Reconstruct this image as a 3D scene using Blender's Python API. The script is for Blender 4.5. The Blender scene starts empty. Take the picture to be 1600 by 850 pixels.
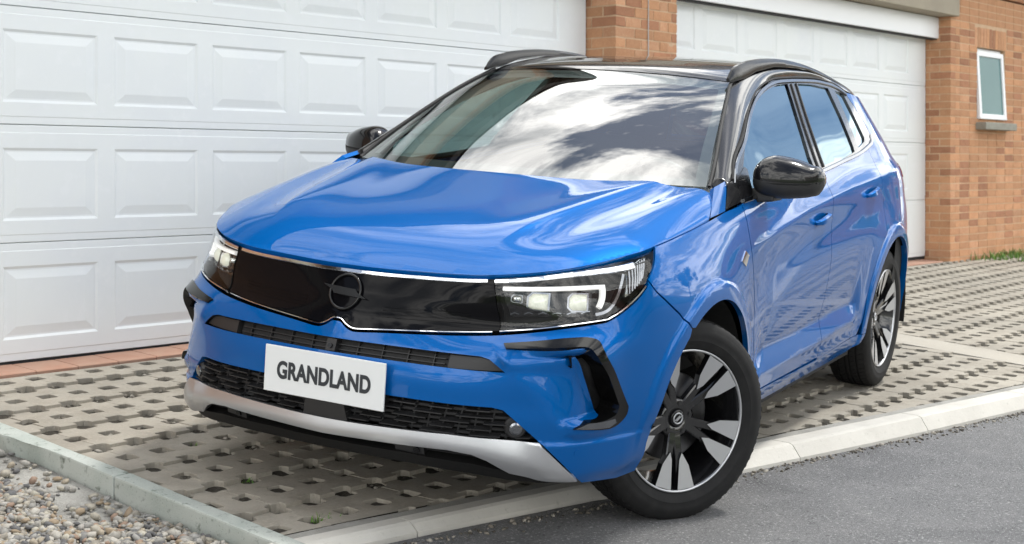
# ---- tunables: camera, light, exposure ----
CAM_BASIS=[[0.6595370099071801, 0.7516529862138273, 0.005359186368508925], [-0.7516720911159974, 0.6595202467597907, 0.004702292122851002], [0.0, -0.007129686510712687, 0.9999745834621293]]
CAM_F=2211.0114; CAM_CY=279.7642
CAR_R=[[-0.9743347103092632, 0.22434606882100433, -0.018458431437303233], [-0.22215324614058307, -0.9715577251998344, -0.08199708430014294], [-0.036329155175504994, -0.07579200491532369, 0.996461622178772]]
CAR_T=[3.863744360001842, 3.6414577757374476, -0.25158161838941184]
EXPOSURE=0.10
SUN_ELEV=62; SUN_AZIM=108; SUN_ENERGY=3.0; SUN_ANGLE=8
SKY_STRENGTH=.12; CLOUD_SCALE=.9; CLOUD_OFF=(34.64,6.8,0); CLOUD_LO=.450; CLOUD_HI=.488; CLOUD_VAL=32
HOUSE_TOP=2.95; EAVE=.35
PAINT=(.0,.092,.335); PAINT_METAL=.3
WS_IOR=2.9; SG_IOR=4.0
FL_C=(-.05,.792,.350); RL_C=(-2.735,.790,.355); FL_PH=13; RL_PH=-10

import bpy, bmesh, math, random
import numpy as np
from mathutils import Matrix, Vector, geometry
random.seed(7); np.random.seed(7); RNG=np.random.default_rng(7)
S=bpy.context.scene
COLL=S.collection
# ------------------------------------------------------------------ camera
CAMZ=.9
cam_d=bpy.data.cameras.new('camera'); cam=bpy.data.objects.new('camera',cam_d); COLL.objects.link(cam); S.camera=cam
_B=np.array(CAM_BASIS)            # columns: right, forward, up
M=Matrix.Identity(4)
for i in range(3):
    M[i][0]=_B[i][0]; M[i][1]=_B[i][2]; M[i][2]=-_B[i][1]
M[2][3]=CAMZ
cam.matrix_world=M
cam_d.sensor_width=36; cam_d.lens=CAM_F/1600*36; cam_d.shift_y=(CAM_CY-425)/1600
cam_d.clip_start=.05; cam_d.clip_end=2000
cam_d.dof.use_dof=True; cam_d.dof.focus_distance=5.0; cam_d.dof.aperture_fstop=6.3
# ------------------------------------------------------------------ view, world, sun
S.view_settings.view_transform='Standard'; S.view_settings.look='None'; S.view_settings.gamma=1
S.view_settings.exposure=EXPOSURE
SUN_EL=math.radians(SUN_ELEV); SUN_AZ=math.radians(SUN_AZIM)   # azimuth measured from +Y towards +X
sd=Vector((math.sin(SUN_AZ)*math.cos(SUN_EL),math.cos(SUN_AZ)*math.cos(SUN_EL),math.sin(SUN_EL)))
W=bpy.data.worlds.new('World'); S.world=W; W.use_nodes=True
wn=W.node_tree; wn.nodes.clear()
def N(nt,typ,**kw):
    n=nt.nodes.new(typ)
    for k,v in kw.items():
        if k.startswith('i_'): n.inputs[k[2:].replace('_',' ')].default_value=v
        else: setattr(n,k,v)
    return n
out=N(wn,'ShaderNodeOutputWorld'); bg=N(wn,'ShaderNodeBackground'); bg.inputs['Strength'].default_value=SKY_STRENGTH
sky=N(wn,'ShaderNodeTexSky'); sky.sky_type='NISHITA'; sky.sun_disc=False; sky.sun_elevation=SUN_EL; sky.sun_rotation=SUN_AZ
sky.altitude=100; sky.air_density=1.0; sky.dust_density=.3; sky.ozone_density=2.0
tc=N(wn,'ShaderNodeTexCoord'); sep=N(wn,'ShaderNodeSeparateXYZ')
L=wn.links.new
L(tc.outputs['Generated'],sep.inputs[0])
zp=N(wn,'ShaderNodeMath',operation='MAXIMUM'); zp.inputs[1].default_value=.0; L(sep.outputs['Z'],zp.inputs[0])
za=N(wn,'ShaderNodeMath',operation='ADD'); za.inputs[1].default_value=.22; L(zp.outputs[0],za.inputs[0])
dv=N(wn,'ShaderNodeVectorMath',operation='DIVIDE'); L(tc.outputs['Generated'],dv.inputs[0])
cmb=N(wn,'ShaderNodeCombineXYZ'); L(za.outputs[0],cmb.inputs[0]); L(za.outputs[0],cmb.inputs[1]); cmb.inputs[2].default_value=1e6
L(cmb.outputs[0],dv.inputs[1])
mp=N(wn,'ShaderNodeMapping'); mp.inputs['Location'].default_value=CLOUD_OFF; L(dv.outputs[0],mp.inputs[0])
n1=N(wn,'ShaderNodeTexNoise'); n1.inputs['Scale'].default_value=CLOUD_SCALE; n1.inputs['Detail'].default_value=11; n1.inputs['Roughness'].default_value=.60; n1.inputs['Distortion'].default_value=.35
L(mp.outputs[0],n1.inputs['Vector'])
r1=N(wn,'ShaderNodeValToRGB'); r1.color_ramp.elements[0].position=CLOUD_LO; r1.color_ramp.elements[0].color=(.09,.09,.09,1); r1.color_ramp.elements[1].position=CLOUD_HI
L(n1.outputs['Fac'],r1.inputs[0])
# brightness variation inside the clouds (thick grey bellies against bright edges)
n2=N(wn,'ShaderNodeTexNoise'); n2.inputs['Scale'].default_value=CLOUD_SCALE*2.6; n2.inputs['Detail'].default_value=10; n2.inputs['Roughness'].default_value=.62; n2.inputs['Distortion'].default_value=.6
L(mp.outputs[0],n2.inputs['Vector'])
r2=N(wn,'ShaderNodeValToRGB'); r2.color_ramp.elements[0].position=.40; r2.color_ramp.elements[1].position=.56
c=CLOUD_VAL; r2.color_ramp.elements[0].color=(c*.27,c*.285,c*.30,1); r2.color_ramp.elements[1].color=(c,c*.985,c*.95,1)
L(n2.outputs['Fac'],r2.inputs[0])
mx=N(wn,'ShaderNodeMix',data_type='RGBA')
L(r1.outputs[0],mx.inputs['Factor']); L(sky.outputs[0],mx.inputs['A']); L(r2.outputs[0],mx.inputs['B'])
L(mx.outputs['Result'],bg.inputs['Color']); L(bg.outputs[0],out.inputs[0])
sl=bpy.data.lights.new('sun','SUN'); so=bpy.data.objects.new('sun',sl); COLL.objects.link(so)
sl.energy=SUN_ENERGY; sl.angle=math.radians(SUN_ANGLE); sl.color=(1,.965,.91)
so.rotation_euler=sd.to_track_quat('Z','Y').to_euler(); so.location=(0,0,30)
# ------------------------------------------------------------------ helpers
def link(o,parent=None):
    COLL.objects.link(o)
    if parent is not None: o.parent=parent
    return o
def tag(o,label=None,cat=None,group=None,kind=None):
    if label: o['label']=label
    if cat: o['category']=cat
    if group: o['group']=group
    if kind: o['kind']=kind
    return o
def empty(name,loc=(0,0,0),label=None,cat=None,group=None):
    o=bpy.data.objects.new(name,None); o.location=loc; o.empty_display_size=.1; link(o); return tag(o,label,cat,group)
def mesh_data(name,V,F,mats,normals=None,smooth=False,midx=None):
    me=bpy.data.meshes.new(name)
    me.from_pydata([tuple(map(float,v)) for v in V],[],[tuple(map(int,f)) for f in F])
    for m in (mats if isinstance(mats,(list,tuple)) else [mats]): me.materials.append(m)
    if midx is not None: me.polygons.foreach_set('material_index',np.asarray(midx,dtype=np.int32))
    if smooth or normals is not None: me.polygons.foreach_set('use_smooth',[True]*len(me.polygons))
    me.update()
    if normals is not None: me.normals_split_custom_set_from_vertices([tuple(map(float,n)) for n in normals])
    return me
def mobj(name,V,F,mats,parent=None,normals=None,smooth=False,midx=None):
    return link(bpy.data.objects.new(name,mesh_data(name,V,F,mats,normals,smooth,midx)),parent)
def bm_obj(name,bm,mats,parent=None,smooth=False):
    me=bpy.data.meshes.new(name); bm.to_mesh(me); bm.free()
    for m in (mats if isinstance(mats,(list,tuple)) else [mats]): me.materials.append(m)
    if smooth: me.polygons.foreach_set('use_smooth',[True]*len(me.polygons))
    return link(bpy.data.objects.new(name,me),parent)
def bm_box(bm,x0,x1,y0,y1,z0,z1,bev=0,seg=2):
    r=bmesh.ops.create_cube(bm,size=1); vs=r['verts']
    for v in vs: v.co=Vector((x0+(v.co.x+.5)*(x1-x0),y0+(v.co.y+.5)*(y1-y0),z0+(v.co.z+.5)*(z1-z0)))
    if bev:
        es=list({e for v in vs for e in v.link_edges})
        bmesh.ops.bevel(bm,geom=es,offset=bev,segments=seg,affect='EDGES',profile=.6)
def box(name,x0,x1,y0,y1,z0,z1,mat,parent=None,bev=0,seg=2):
    bm=bmesh.new(); bm_box(bm,x0,x1,y0,y1,z0,z1,bev,seg); return bm_obj(name,bm,mat,parent)
def tube(V,F,pts,r,n=8,cap=True):
    """append a tube along pts (radius may be a list)"""
    pts=[Vector(p) for p in pts]; b=len(V); rr=r if isinstance(r,(list,tuple)) else [r]*len(pts)
    up=Vector((0,0,1))
    for i,p in enumerate(pts):
        t=(pts[min(i+1,len(pts)-1)]-pts[max(i-1,0)]).normalized()
        a=t.cross(up) if abs(t.dot(up))<.95 else t.cross(Vector((1,0,0))); a.normalize(); c=t.cross(a)
        for k in range(n):
            q=2*math.pi*k/n; V.append(p+(a*math.cos(q)+c*math.sin(q))*rr[i])
    for i in range(len(pts)-1):
        for k in range(n): F.append((b+i*n+k,b+i*n+(k+1)%n,b+(i+1)*n+(k+1)%n,b+(i+1)*n+k))
    if cap:
        F.append(tuple(b+k for k in range(n))); e=b+(len(pts)-1)*n; F.append(tuple(e+k for k in range(n-1,-1,-1)))
# ------------------------------------------------------------------ materials
def material(name,color,rough=.5,metal=0,coat=0,coat_rough=.03,noise=None,bump=None,spec=.5,ior=1.5,rand=None,island=None,coords='pos'):
    """noise: list of (scale,detail,colour2,lo,hi); bump: list of (scale,strength,distance); rand: per-object value jitter"""
    m=bpy.data.materials.new(name); m.use_nodes=True; nt=m.node_tree; p=nt.nodes['Principled BSDF']; l=nt.links.new
    p.inputs['Base Color'].default_value=(*color,1); p.inputs['Roughness'].default_value=rough; p.inputs['Metallic'].default_value=metal
    p.inputs['Coat Weight'].default_value=coat; p.inputs['Coat Roughness'].default_value=coat_rough; p.inputs['IOR'].default_value=ior
    p.inputs['Specular IOR Level'].default_value=spec
    geo=N(nt,'ShaderNodeNewGeometry'); 
    if coords=='pos': vec=geo.outputs['Position']
    else: vec=N(nt,'ShaderNodeTexCoord').outputs['Object']
    col=None
    def base():
        nonlocal col
        if col is None:
            r=N(nt,'ShaderNodeRGB'); r.outputs[0].default_value=(*color,1); col=r.outputs[0]
        return col
    for (sc,de,c2,lo,hi) in (noise or []):
        n=N(nt,'ShaderNodeTexNoise'); n.inputs['Scale'].default_value=sc; n.inputs['Detail'].default_value=de; n.inputs['Roughness'].default_value=.6; l(vec,n.inputs['Vector'])
        r=N(nt,'ShaderNodeMapRange'); r.inputs['From Min'].default_value=lo; r.inputs['From Max'].default_value=hi; l(n.outputs['Fac'],r.inputs['Value'])
        x=N(nt,'ShaderNodeMix',data_type='RGBA'); l(r.outputs[0],x.inputs['Factor']); l(base(),x.inputs['A']); x.inputs['B'].default_value=(*c2,1); col=x.outputs['Result']
    if rand:
        oi=N(nt,'ShaderNodeObjectInfo'); r=N(nt,'ShaderNodeMapRange'); r.inputs['To Min'].default_value=1-rand; r.inputs['To Max'].default_value=1+rand; l(oi.outputs['Random'],r.inputs['Value'])
        h=N(nt,'ShaderNodeHueSaturation'); l(base(),h.inputs['Color']); l(r.outputs[0],h.inputs['Value']); col=h.outputs[0]
    if island:
        rp=N(nt,'ShaderNodeValToRGB'); rp.color_ramp.interpolation='CONSTANT'; e=rp.color_ramp.elements
        for i,cc in enumerate(island):
            q=e[i] if i<2 else e.new(i/len(island)); q.position=i/len(island); q.color=(*cc,1)
        l(geo.outputs['Random Per Island'],rp.inputs[0])
        if noise:
            x=N(nt,'ShaderNodeMix',data_type='RGBA',blend_type='MULTIPLY'); x.inputs['Factor'].default_value=1; l(rp.outputs[0],x.inputs['A']); l(base(),x.inputs['B']); col=x.outputs['Result']
        else: col=rp.outputs[0]
    if col is not None: l(col,p.inputs['Base Color'])
    prev=None
    for (sc,st,di) in (bump or []):
        n=N(nt,'ShaderNodeTexNoise'); n.inputs['Scale'].default_value=sc; n.inputs['Detail'].default_value=6; n.inputs['Roughness'].default_value=.65; l(vec,n.inputs['Vector'])
        b=N(nt,'ShaderNodeBump'); b.inputs['Strength'].default_value=st; b.inputs['Distance'].default_value=di; l(n.outputs['Fac'],b.inputs['Height'])
        if prev: l(prev,b.inputs['Normal'])
        prev=b.outputs[0]
    if prev: l(prev,p.inputs['Normal'])
    return m
def glass(name,tint,refl_ior=1.6,gloss=(1,1,1),rough=0):
    """thin tinted sheet: fresnel mirror over a coloured see-through"""
    m=bpy.data.materials.new(name); m.use_nodes=True; nt=m.node_tree; nt.nodes.clear(); l=nt.links.new
    o=N(nt,'ShaderNodeOutputMaterial'); t=N(nt,'ShaderNodeBsdfTransparent'); t.inputs[0].default_value=(*tint,1)
    g=N(nt,'ShaderNodeBsdfGlossy'); g.inputs['Roughness'].default_value=rough; g.inputs['Color'].default_value=(*gloss,1)
    r0=((refl_ior-1)/(refl_ior+1))**2; lw=N(nt,'ShaderNodeLayerWeight'); lw.inputs['Blend'].default_value=.5
    pw5=N(nt,'ShaderNodeMath',operation='POWER'); pw5.inputs[1].default_value=5; l(lw.outputs['Facing'],pw5.inputs[0])
    f=N(nt,'ShaderNodeMath',operation='MULTIPLY_ADD'); f.inputs[1].default_value=1-r0; f.inputs[2].default_value=r0; l(pw5.outputs[0],f.inputs[0]); x=N(nt,'ShaderNodeMixShader')
    l(f.outputs[0],x.inputs[0]); l(t.outputs[0],x.inputs[1]); l(g.outputs[0],x.inputs[2]); l(x.outputs[0],o.inputs[0]); return m
MAT={}
MAT['door']=material('white_door_paint',(.75,.785,.787),.42,noise=[(1.3,4,(.72,.755,.78),.45,.75),(14,3,(.77,.80,.815),.55,.8)],bump=[(60,.06,.002)])
MAT['white_frame']=material('white_frame_paint',(.80,.82,.84),.35)
MAT['seal']=material('black_rubber_seal',(.012,.012,.013),.75)
MAT['brick']=material('orange_brick',(.49,.252,.130),.88,noise=[(9,5,(.42,.205,.102),.42,.72),(60,4,(.54,.305,.165),.5,.75)],bump=[(90,.5,.004),(260,.3,.002)],rand=.15)
MAT['brick_dark']=material('dark_brick',(.39,.185,.10),.9,noise=[(11,5,(.31,.14,.075),.42,.72),(60,4,(.40,.2,.11),.5,.75)],bump=[(90,.5,.004)],rand=.18)
MAT['brick_pale']=material('pale_brick',(.51,.275,.155),.9,noise=[(9,5,(.42,.2,.1),.42,.72),(70,4,(.56,.36,.22),.5,.8)],bump=[(90,.5,.004)],rand=.15)
MAT['mortar']=material('mortar',(.57,.40,.26),.95,noise=[(30,5,(.48,.33,.21),.4,.7)],bump=[(200,.4,.002)])
MAT['threshold']=material('terracotta_threshold',(.40,.245,.175),.85,noise=[(7,5,(.38,.20,.135),.4,.7)],bump=[(120,.4,.003)],rand=.08)
MAT['beam']=material('painted_concrete_beam',(.34,.30,.23),.85,noise=[(3,5,(.29,.255,.2),.4,.7)],bump=[(80,.2,.002)])
MAT['sill']=material('concrete_sill',(.27,.265,.225),.85,noise=[(12,5,(.21,.205,.175),.4,.7)],bump=[(120,.3,.002)])
MAT['paver']=material('concrete_paver',(.285,.263,.220),.93,noise=[(1.1,5,(.345,.318,.265),.45,.72),(6,6,(.23,.207,.168),.45,.72),(90,4,(.37,.342,.29),.52,.8),(2.3,6,(.24,.225,.19),.53,.72),(28,5,(.23,.21,.175),.58,.74)],bump=[(55,.35,.006),(300,.5,.002)],rand=.07)
MAT['conc_band']=material('concrete_strip',(.345,.322,.275),.92,noise=[(3,6,(.28,.26,.22),.45,.75),(80,4,(.40,.375,.325),.52,.8)],bump=[(70,.3,.004),(300,.4,.002)])
MAT['kerb']=material('pale_kerb_concrete',(.52,.505,.46),.9,noise=[(4,6,(.44,.425,.385),.42,.75),(45,6,(.36,.35,.31),.60,.80)],bump=[(60,.3,.004),(260,.4,.002)],rand=.05)
MAT['edging']=material('green_grey_kerb_concrete',(.39,.42,.39),.9,noise=[(5,6,(.30,.34,.31),.42,.70),(26,8,(.13,.15,.125),.58,.72),(120,3,(.20,.22,.19),.60,.75)],bump=[(70,.4,.004),(280,.5,.002)],rand=.05)
MAT['asphalt']=material('asphalt',(.215,.217,.218),.92,noise=[(.9,6,(.175,.177,.18),.4,.7),(5,6,(.25,.251,.25),.5,.75),(1.7,7,(.14,.141,.145),.56,.68),(95,3,(.44,.44,.43),.57,.68),(60,4,(.085,.085,.09),.57,.72)],bump=[(130,1.0,.016),(380,.8,.006)])
MAT['soil']=material('dark_soil',(.034,.029,.021),.97,noise=[(2.6,4,(.13,.118,.095),.54,.70),(90,5,(.075,.066,.05),.52,.7)],bump=[(140,.9,.012)])
MAT['earth']=material('bare_earth',(.23,.215,.185),.97,noise=[(6,6,(.17,.16,.14),.4,.7),(110,4,(.30,.285,.25),.5,.8)],bump=[(90,.8,.015),(300,.6,.005)])
MAT['sand']=material('cement_spill',(.33,.325,.30),.97,noise=[(5,6,(.17,.165,.15),.45,.65),(140,4,(.46,.455,.43),.5,.8)],bump=[(60,.8,.015),(260,.7,.004)])
MAT['gravel']=material('river_gravel',(.78,.77,.74),.85,noise=[(40,5,(.58,.56,.53),.4,.75)],bump=[(160,.25,.003)],
  island=[(.36,.35,.325),(.29,.287,.275),(.42,.395,.34),(.22,.22,.22),(.40,.39,.37),(.35,.28,.20),(.48,.465,.43),(.30,.28,.245),(.14,.142,.15),(.39,.345,.275),(.33,.33,.325),(.33,.235,.18),(.45,.43,.37)])
MAT['grass']=material('grass_blades',(.09,.19,.03),.7,island=[(.08,.19,.025),(.11,.23,.035),(.06,.14,.02),(.15,.24,.05)])
MAT['cable']=material('white_cable',(.6,.6,.6),.5)
MAT['tile']=material('roof_tile',(.17,.085,.06),.85,noise=[(8,4,(.12,.06,.045),.4,.7)])
MAT['soffit']=material('dark_soffit',(.055,.045,.038),.8)
# ------------------------------------------------------------------ ground
SL,N0Y,XS=.086,6.02,.003
def gz(x,y): return -SL*(N0Y-y)+XS*(x-3.3)
def kerbY(x): return 3.35-.0985*(x-2.75)
def kdrop(x): return np.interp(x,[2.7,3.4,4.6,6.0],[.028,.032,.050,.064])   # height of the kerb over the road
def road_z(x,y):
    y0=kerbY(x)-.12; q=np.minimum(y-y0,0); return gz(x,y0)-kdrop(x)+.07*np.maximum(q,-.4)+.010*np.maximum(q+.4,-6)*(q<-.4)
def grid_sheet(name,xs,ys,zf,mat,kind='structure'):
    X,Y=np.meshgrid(xs,ys,indexing='ij'); Z=zf(X,Y); V=np.stack([X,Y,Z],-1).reshape(-1,3); n,m=len(xs),len(ys)
    F=[(i*m+j,(i+1)*m+j,(i+1)*m+j+1,i*m+j+1) for i in range(n-1) for j in range(m-1)]
    o=mobj(name,V,F,mat,smooth=True); return tag(o,kind=kind)
def lin(a,b,n): return np.linspace(a,b,n)
# one ground sheet to the horizon, everywhere below the paved surfaces
gx=np.concatenate([[-600,-200,-60,-20],lin(-8,22,61),[30,60,200,600]]); gy=np.concatenate([[-600,-200,-60,-20],lin(-9,7,65),[12,30,100,600]])
def earth_z(X,Y):
    t=np.clip((Y-(kerbY(X)-.06))/.04,0,1)
    hi=np.where(Y>6.3,.02,gz(X,Y)-.13); lo=road_z(X,np.minimum(Y,kerbY(X)-.12))-.10
    Xc=np.clip(X,-8,22)
    return np.where(Y>kerbY(X)-.05,hi,lo)
o=grid_sheet('ground',gx,gy,lambda X,Y:earth_z(np.clip(X,-8,22),np.clip(Y,-9,6.6)),MAT['earth']); tag(o,'bare earth ground under the paving','ground')
# asphalt road: follows the kerb line
rx=np.concatenate([[-200,-60,-20],lin(-6,20,40),[30,60,200]]); rt=np.concatenate([[-.11],-lin(.16,6.6,24)])
V=[];F=[]
for x in rx:
    for t in rt:
        xc=float(np.clip(x,-6,20)); y=kerbY(xc)+t; V.append((x,y,float(road_z(xc,y))))
n=len(rt)
for i in range(len(rx)-1):
    for j in range(n-1): F.append((i*n+j,i*n+j+1,(i+1)*n+j+1,(i+1)*n+j))
tag(mobj('road',V,F,MAT['asphalt'],smooth=True),'grey asphalt road along the kerb','road',kind='structure')
# far side of the street: verge
V=[];F=[]
vx=[-200,-30,-6,0,6,12,20,60,200]
for x in vx:
    xc=float(np.clip(x,-6,20))
    for t,dz in ((-6.55,.0),(-6.56,.12),(-40,.3)): V.append((x,kerbY(xc)+t,float(road_z(xc,kerbY(xc)-6.5))+dz))
for i in range(len(vx)-1):
    for j in range(2): F.append((i*3+j,i*3+j+1,(i+1)*3+j+1,(i+1)*3+j))
MAT['verge']=material('verge_grass',(.06,.10,.025),.95,noise=[(2,5,(.09,.12,.04),.4,.7)])
tag(mobj('verge',V,F,MAT['verge']),'grass verge across the street','verge',kind='structure')
# soil bed under the open pavers
o=grid_sheet('soil_bed',lin(2.76,18.2,620),lin(2.6,5.8,160),lambda X,Y:np.where(Y>kerbY(X)+.005,gz(X,Y)-.015+.006*np.sin(X*31.7+np.sin(Y*23)*2)*np.sin(Y*37.1+1.3*np.sin(X*17))-.012*(np.sin(X*7.3+1)*np.sin(Y*6.1+2)>.25),gz(X,Y)-.2),MAT['soil'])
tag(o,'dark soil filling the holes of the open pavers','soil')
# ------------------------------------------------------------------ open concrete pavers
PX,PY=.151,.1585
NXC,NYC=3,2
drive=empty('driveway',(2.75,3.3,0),'driveway of pale open concrete grid pavers with soil filled square holes','driveway'); tag(drive,kind='structure')
def paver_outline():
    """castellated unit: half holes along its edges, quarter holes at its corners"""
    w,h=NXC*PX,NYC*PY; s=.038; c=.010; g=.0006; P=[]
    for a,t,nr,cnt,step in (((-w/2,-h/2),(1,0),(0,1),NXC,PX),((w/2,-h/2),(0,1),(-1,0),NYC,PY),((w/2,h/2),(-1,0),(0,-1),NXC,PX),((-w/2,h/2),(0,-1),(1,0),NYC,PY)):
        A,T,Q=np.array(a),np.array(t),np.array(nr); P.append(A+T*s+Q*g)
        for k in range(1,cnt):
            for dd,dn in ((-s,g),(-s,s-c),(-s+c,s),(s-c,s),(s,s-c),(s,g)): P.append(A+T*(k*step+dd)+Q*dn)
        L_=cnt*step
        for dd,dn in ((-s,g),(-s,s-c),(-s+c,s)): P.append(A+T*(L_+dd)+Q*dn)
    return [tuple(q) for q in P]
def inside_poly(px,py,poly):
    poly=np.asarray(poly); x0,y0=poly[:,0],poly[:,1]; x1,y1=np.roll(x0,-1),np.roll(y0,-1); c=np.zeros(px.shape,bool)
    for a,b,d,e in zip(x0,y0,x1,y1):
        if b==e: continue
        m=((b>py)!=(e>py))&(px<(d-a)*(py-b)/(e-b)+a); c^=m
    return c
def cdt(outer,holes,inner):
    vs=[Vector(p) for p in outer]; es=[(i,(i+1)%len(outer)) for i in range(len(outer))]
    for h in holes:
        b=len(vs); vs+= [Vector(p) for p in h]; es+=[(b+i,b+(i+1)%len(h)) for i in range(len(h))]
    nb=len(vs); vs+=[Vector(p) for p in inner]
    rv,re,rf,_,_,_=geometry.delaunay_2d_cdt(vs,es,[],0,1e-7)
    P=np.array([tuple(v) for v in rv]); T=np.array([f for f in rf if len(f)==3])
    c=P[T].mean(1); m=inside_poly(c[:,0],c[:,1],outer)
    for h in holes: m&=~inside_poly(c[:,0],c[:,1],h)
    T=T[m]
    # orientation CCW
    a=P[T[:,1]]-P[T[:,0]]; b=P[T[:,2]]-P[T[:,0]]; f=(a[:,0]*b[:,1]-a[:,1]*b[:,0])<0; T[f]=T[f][:,::-1]
    return P,T,nb
def prism(name,outer,holes,z1,z0,mat,bev=.004):
    P,T,_=cdt(outer,holes,[])
    V=[(p[0],p[1],z1) for p in P]; F=[tuple(t) for t in T]
    # boundary edges -> walls
    ec={}
    for t in T:
        for i in range(3):
            a,b=t[i],t[(i+1)%3]; ec[(a,b)]=1
    bd=[(a,b) for (a,b) in ec if (b,a) not in ec]
    low={}
    # outward offset for a small chamfer
    nrm={}
    for a,b in bd:
        d=P[b]-P[a]; L_=np.hypot(*d)+1e-9; nn=np.array([d[1],-d[0]])/L_
        for k in (a,b): nrm[k]=nrm.get(k,np.zeros(2))+nn
    for k,nn in nrm.items():
        nn=nn/(np.hypot(*nn)+1e-9); p=P[k]+nn*min(bev*.5,.0012); low[k]=len(V); V.append((p[0],p[1],z1-bev)); V.append((p[0],p[1],z0))
    for a,b in bd:
        F.append((b,a,low[a],low[b])); F.append((low[b],low[a],low[a]+1,low[b]+1))
    return mesh_data(name,V,F,mat)
pw_,ph_=NXC*PX,NYC*PY
pouter=paver_outline()
s=.038;c=.010
def hole_at(cx,cy): return [(cx+dx,cy+dy) for dx,dy in ((-s,-s+c),(-s,s-c),(-s+c,s),(s-c,s),(s,s-c),(s,-s+c),(s-c,-s),(-s+c,-s))]
pholes=[hole_at(-PX/2,0),hole_at(PX/2,0)]
def ragged(poly,amp):
    w,h=NXC*PX/2,NYC*PY/2
    return [(x+(0 if abs(abs(x)-w)<.004 else random.uniform(-amp,amp)),y+(0 if abs(abs(y)-h)<.004 else random.uniform(-amp,amp))) for x,y in poly]
paver_mes=[prism('paver',ragged(pouter,.0055),[ragged(h,.0055) for h in pholes],0,-.06,MAT['paver'],.0022) for _ in range(6)]
paver_ang=math.atan(.055)
PR=Matrix.Rotation(paver_ang,4,'Z')
# slope frame
tilt=Matrix(((1,0,0,0),(0,1,0,0),(XS,SL,1,0),(0,0,0,1)))
cand=[]
ca,sa=math.cos(paver_ang),math.sin(paver_ang)
P0=np.array([2.93,4.25])
for i in range(-3,38):
    for j in range(-10,10):
        x=P0[0]+(i+.5)*pw_*ca-(j+.5)*ph_*sa; y=P0[1]+(i+.5)*pw_*sa+(j+.5)*ph_*ca
        if x<2.4 or x>17.5 or y>6.2 or y<kerbY(x)-.3: continue
        cand.append((x,y))
def band_x(y): return 8.14     # concrete strip between the two driveways
stuff_parts=[]
def clip_paver(x,y,x0,x1,y1):
    bm=bmesh.new(); bm.from_mesh(random.choice(paver_mes))
    m=Matrix.Translation((x,y,0))@PR; bmesh.ops.transform(bm,matrix=m,verts=bm.verts)
    def cut(co,no):
        g=bm.verts[:]+bm.edges[:]+bm.faces[:]
        r=bmesh.ops.bisect_plane(bm,geom=g,plane_co=co,plane_no=no,clear_outer=True)
        ed=[e for e in r['geom_cut'] if isinstance(e,bmesh.types.BMEdge)]
        if ed:
            try: bmesh.ops.holes_fill(bm,edges=ed,sides=0)
            except Exception: pass
    cut((x,kerbY(x)+.046,0),Vector((-.0985,-1,0)))
    if x0 is not None: cut((x0,0,0),Vector((-1,0,0)))
    if x1 is not None: cut((x1,0,0),Vector((1,0,0)))
    if y1 is not None: cut((0,y1,0),Vector((0,1,0)))
    if len(bm.faces)<4: bm.free(); return None
    bmesh.ops.transform(bm,matrix=Matrix.Translation((-x,-y,0)),verts=bm.verts)
    return bm
cand.sort(key=lambda p:p[0]**2+p[1]**2)
npv=0; rest=bmesh.new()
for (x,y) in cand:
    r=.30
    lo=2.790; hi=17.0
    regs=[(lo,8.06),(8.40,hi)]
    for (a,b) in regs:
        if x+r<a or x-r>b: continue
        need=(x-r<a) or (x+r>b) or (y-r<kerbY(x)+.05) or (y+r>5.79)
        T_=Matrix.Translation((x,y,gz(x,y)+random.uniform(-.0012,.0012)))@tilt@Matrix.Rotation(random.uniform(-.0025,.0025),4,'X')@Matrix.Rotation(random.uniform(-.0025,.0025),4,'Y')
        if need:
            bm=clip_paver(x,y,a if x-r<a else None,b if x+r>b else None,5.79 if y+r>5.79 else None)
            if bm is None: continue
            me=bpy.data.meshes.new('paver'); bm.to_mesh(me); bm.free(); me.materials.append(MAT['paver']); mm=T_
        else: me=random.choice(paver_mes); mm=T_@PR
        if npv<300:
            o=bpy.data.objects.new('paver',me); link(o,drive); o.matrix_world=Matrix.Identity(4); o.matrix_local=drive.matrix_basis.inverted()@mm; npv+=1
        else:
            b2=bmesh.new(); b2.from_mesh(me); bmesh.ops.transform(b2,matrix=mm,verts=b2.verts); t_=bpy.data.meshes.new('t'); b2.to_mesh(t_); b2.free(); rest.from_mesh(t_); bpy.data.meshes.remove(t_)
bmesh.ops.transform(rest,matrix=drive.matrix_basis.inverted(),verts=rest.verts)
o=bm_obj('far_pavers',rest,MAT['paver'],drive); o['kind']='stuff'
# concrete strip between the driveways
def slab(name,x0,x1,y0,y1,th,mat,parent=None,dz=0,n=12):
    V=[];F=[]
    ys=lin(y0,y1,n)
    for y in ys:
        for x in (x0,x1): V.append((x,y,gz(x,y)+dz))
    for y in ys:
        for x in (x0,x1): V.append((x,y,gz(x,y)+dz-th))
    k=2*n
    for i in range(n-1):
        a=2*i; F+= [(a,a+1,a+3,a+2),(k+a,k+a+2,k+a+3,k+a+1),(a,a+2,k+a+2,k+a),(a+1,k+a+1,k+a+3,a+3)]
    F+=[(0,k,k+1,1),(2*n-2,2*n-1,k+2*n-1,k+2*n-2)]
    return mobj(name,V,F,mat,parent)
o=slab('concrete_strip',8.066,8.394,kerbY(8.2)+.01,5.79,.1,MAT['conc_band'],dz=.003); tag(o,'smooth concrete strip separating two paved driveways','strip',kind='structure')
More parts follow.
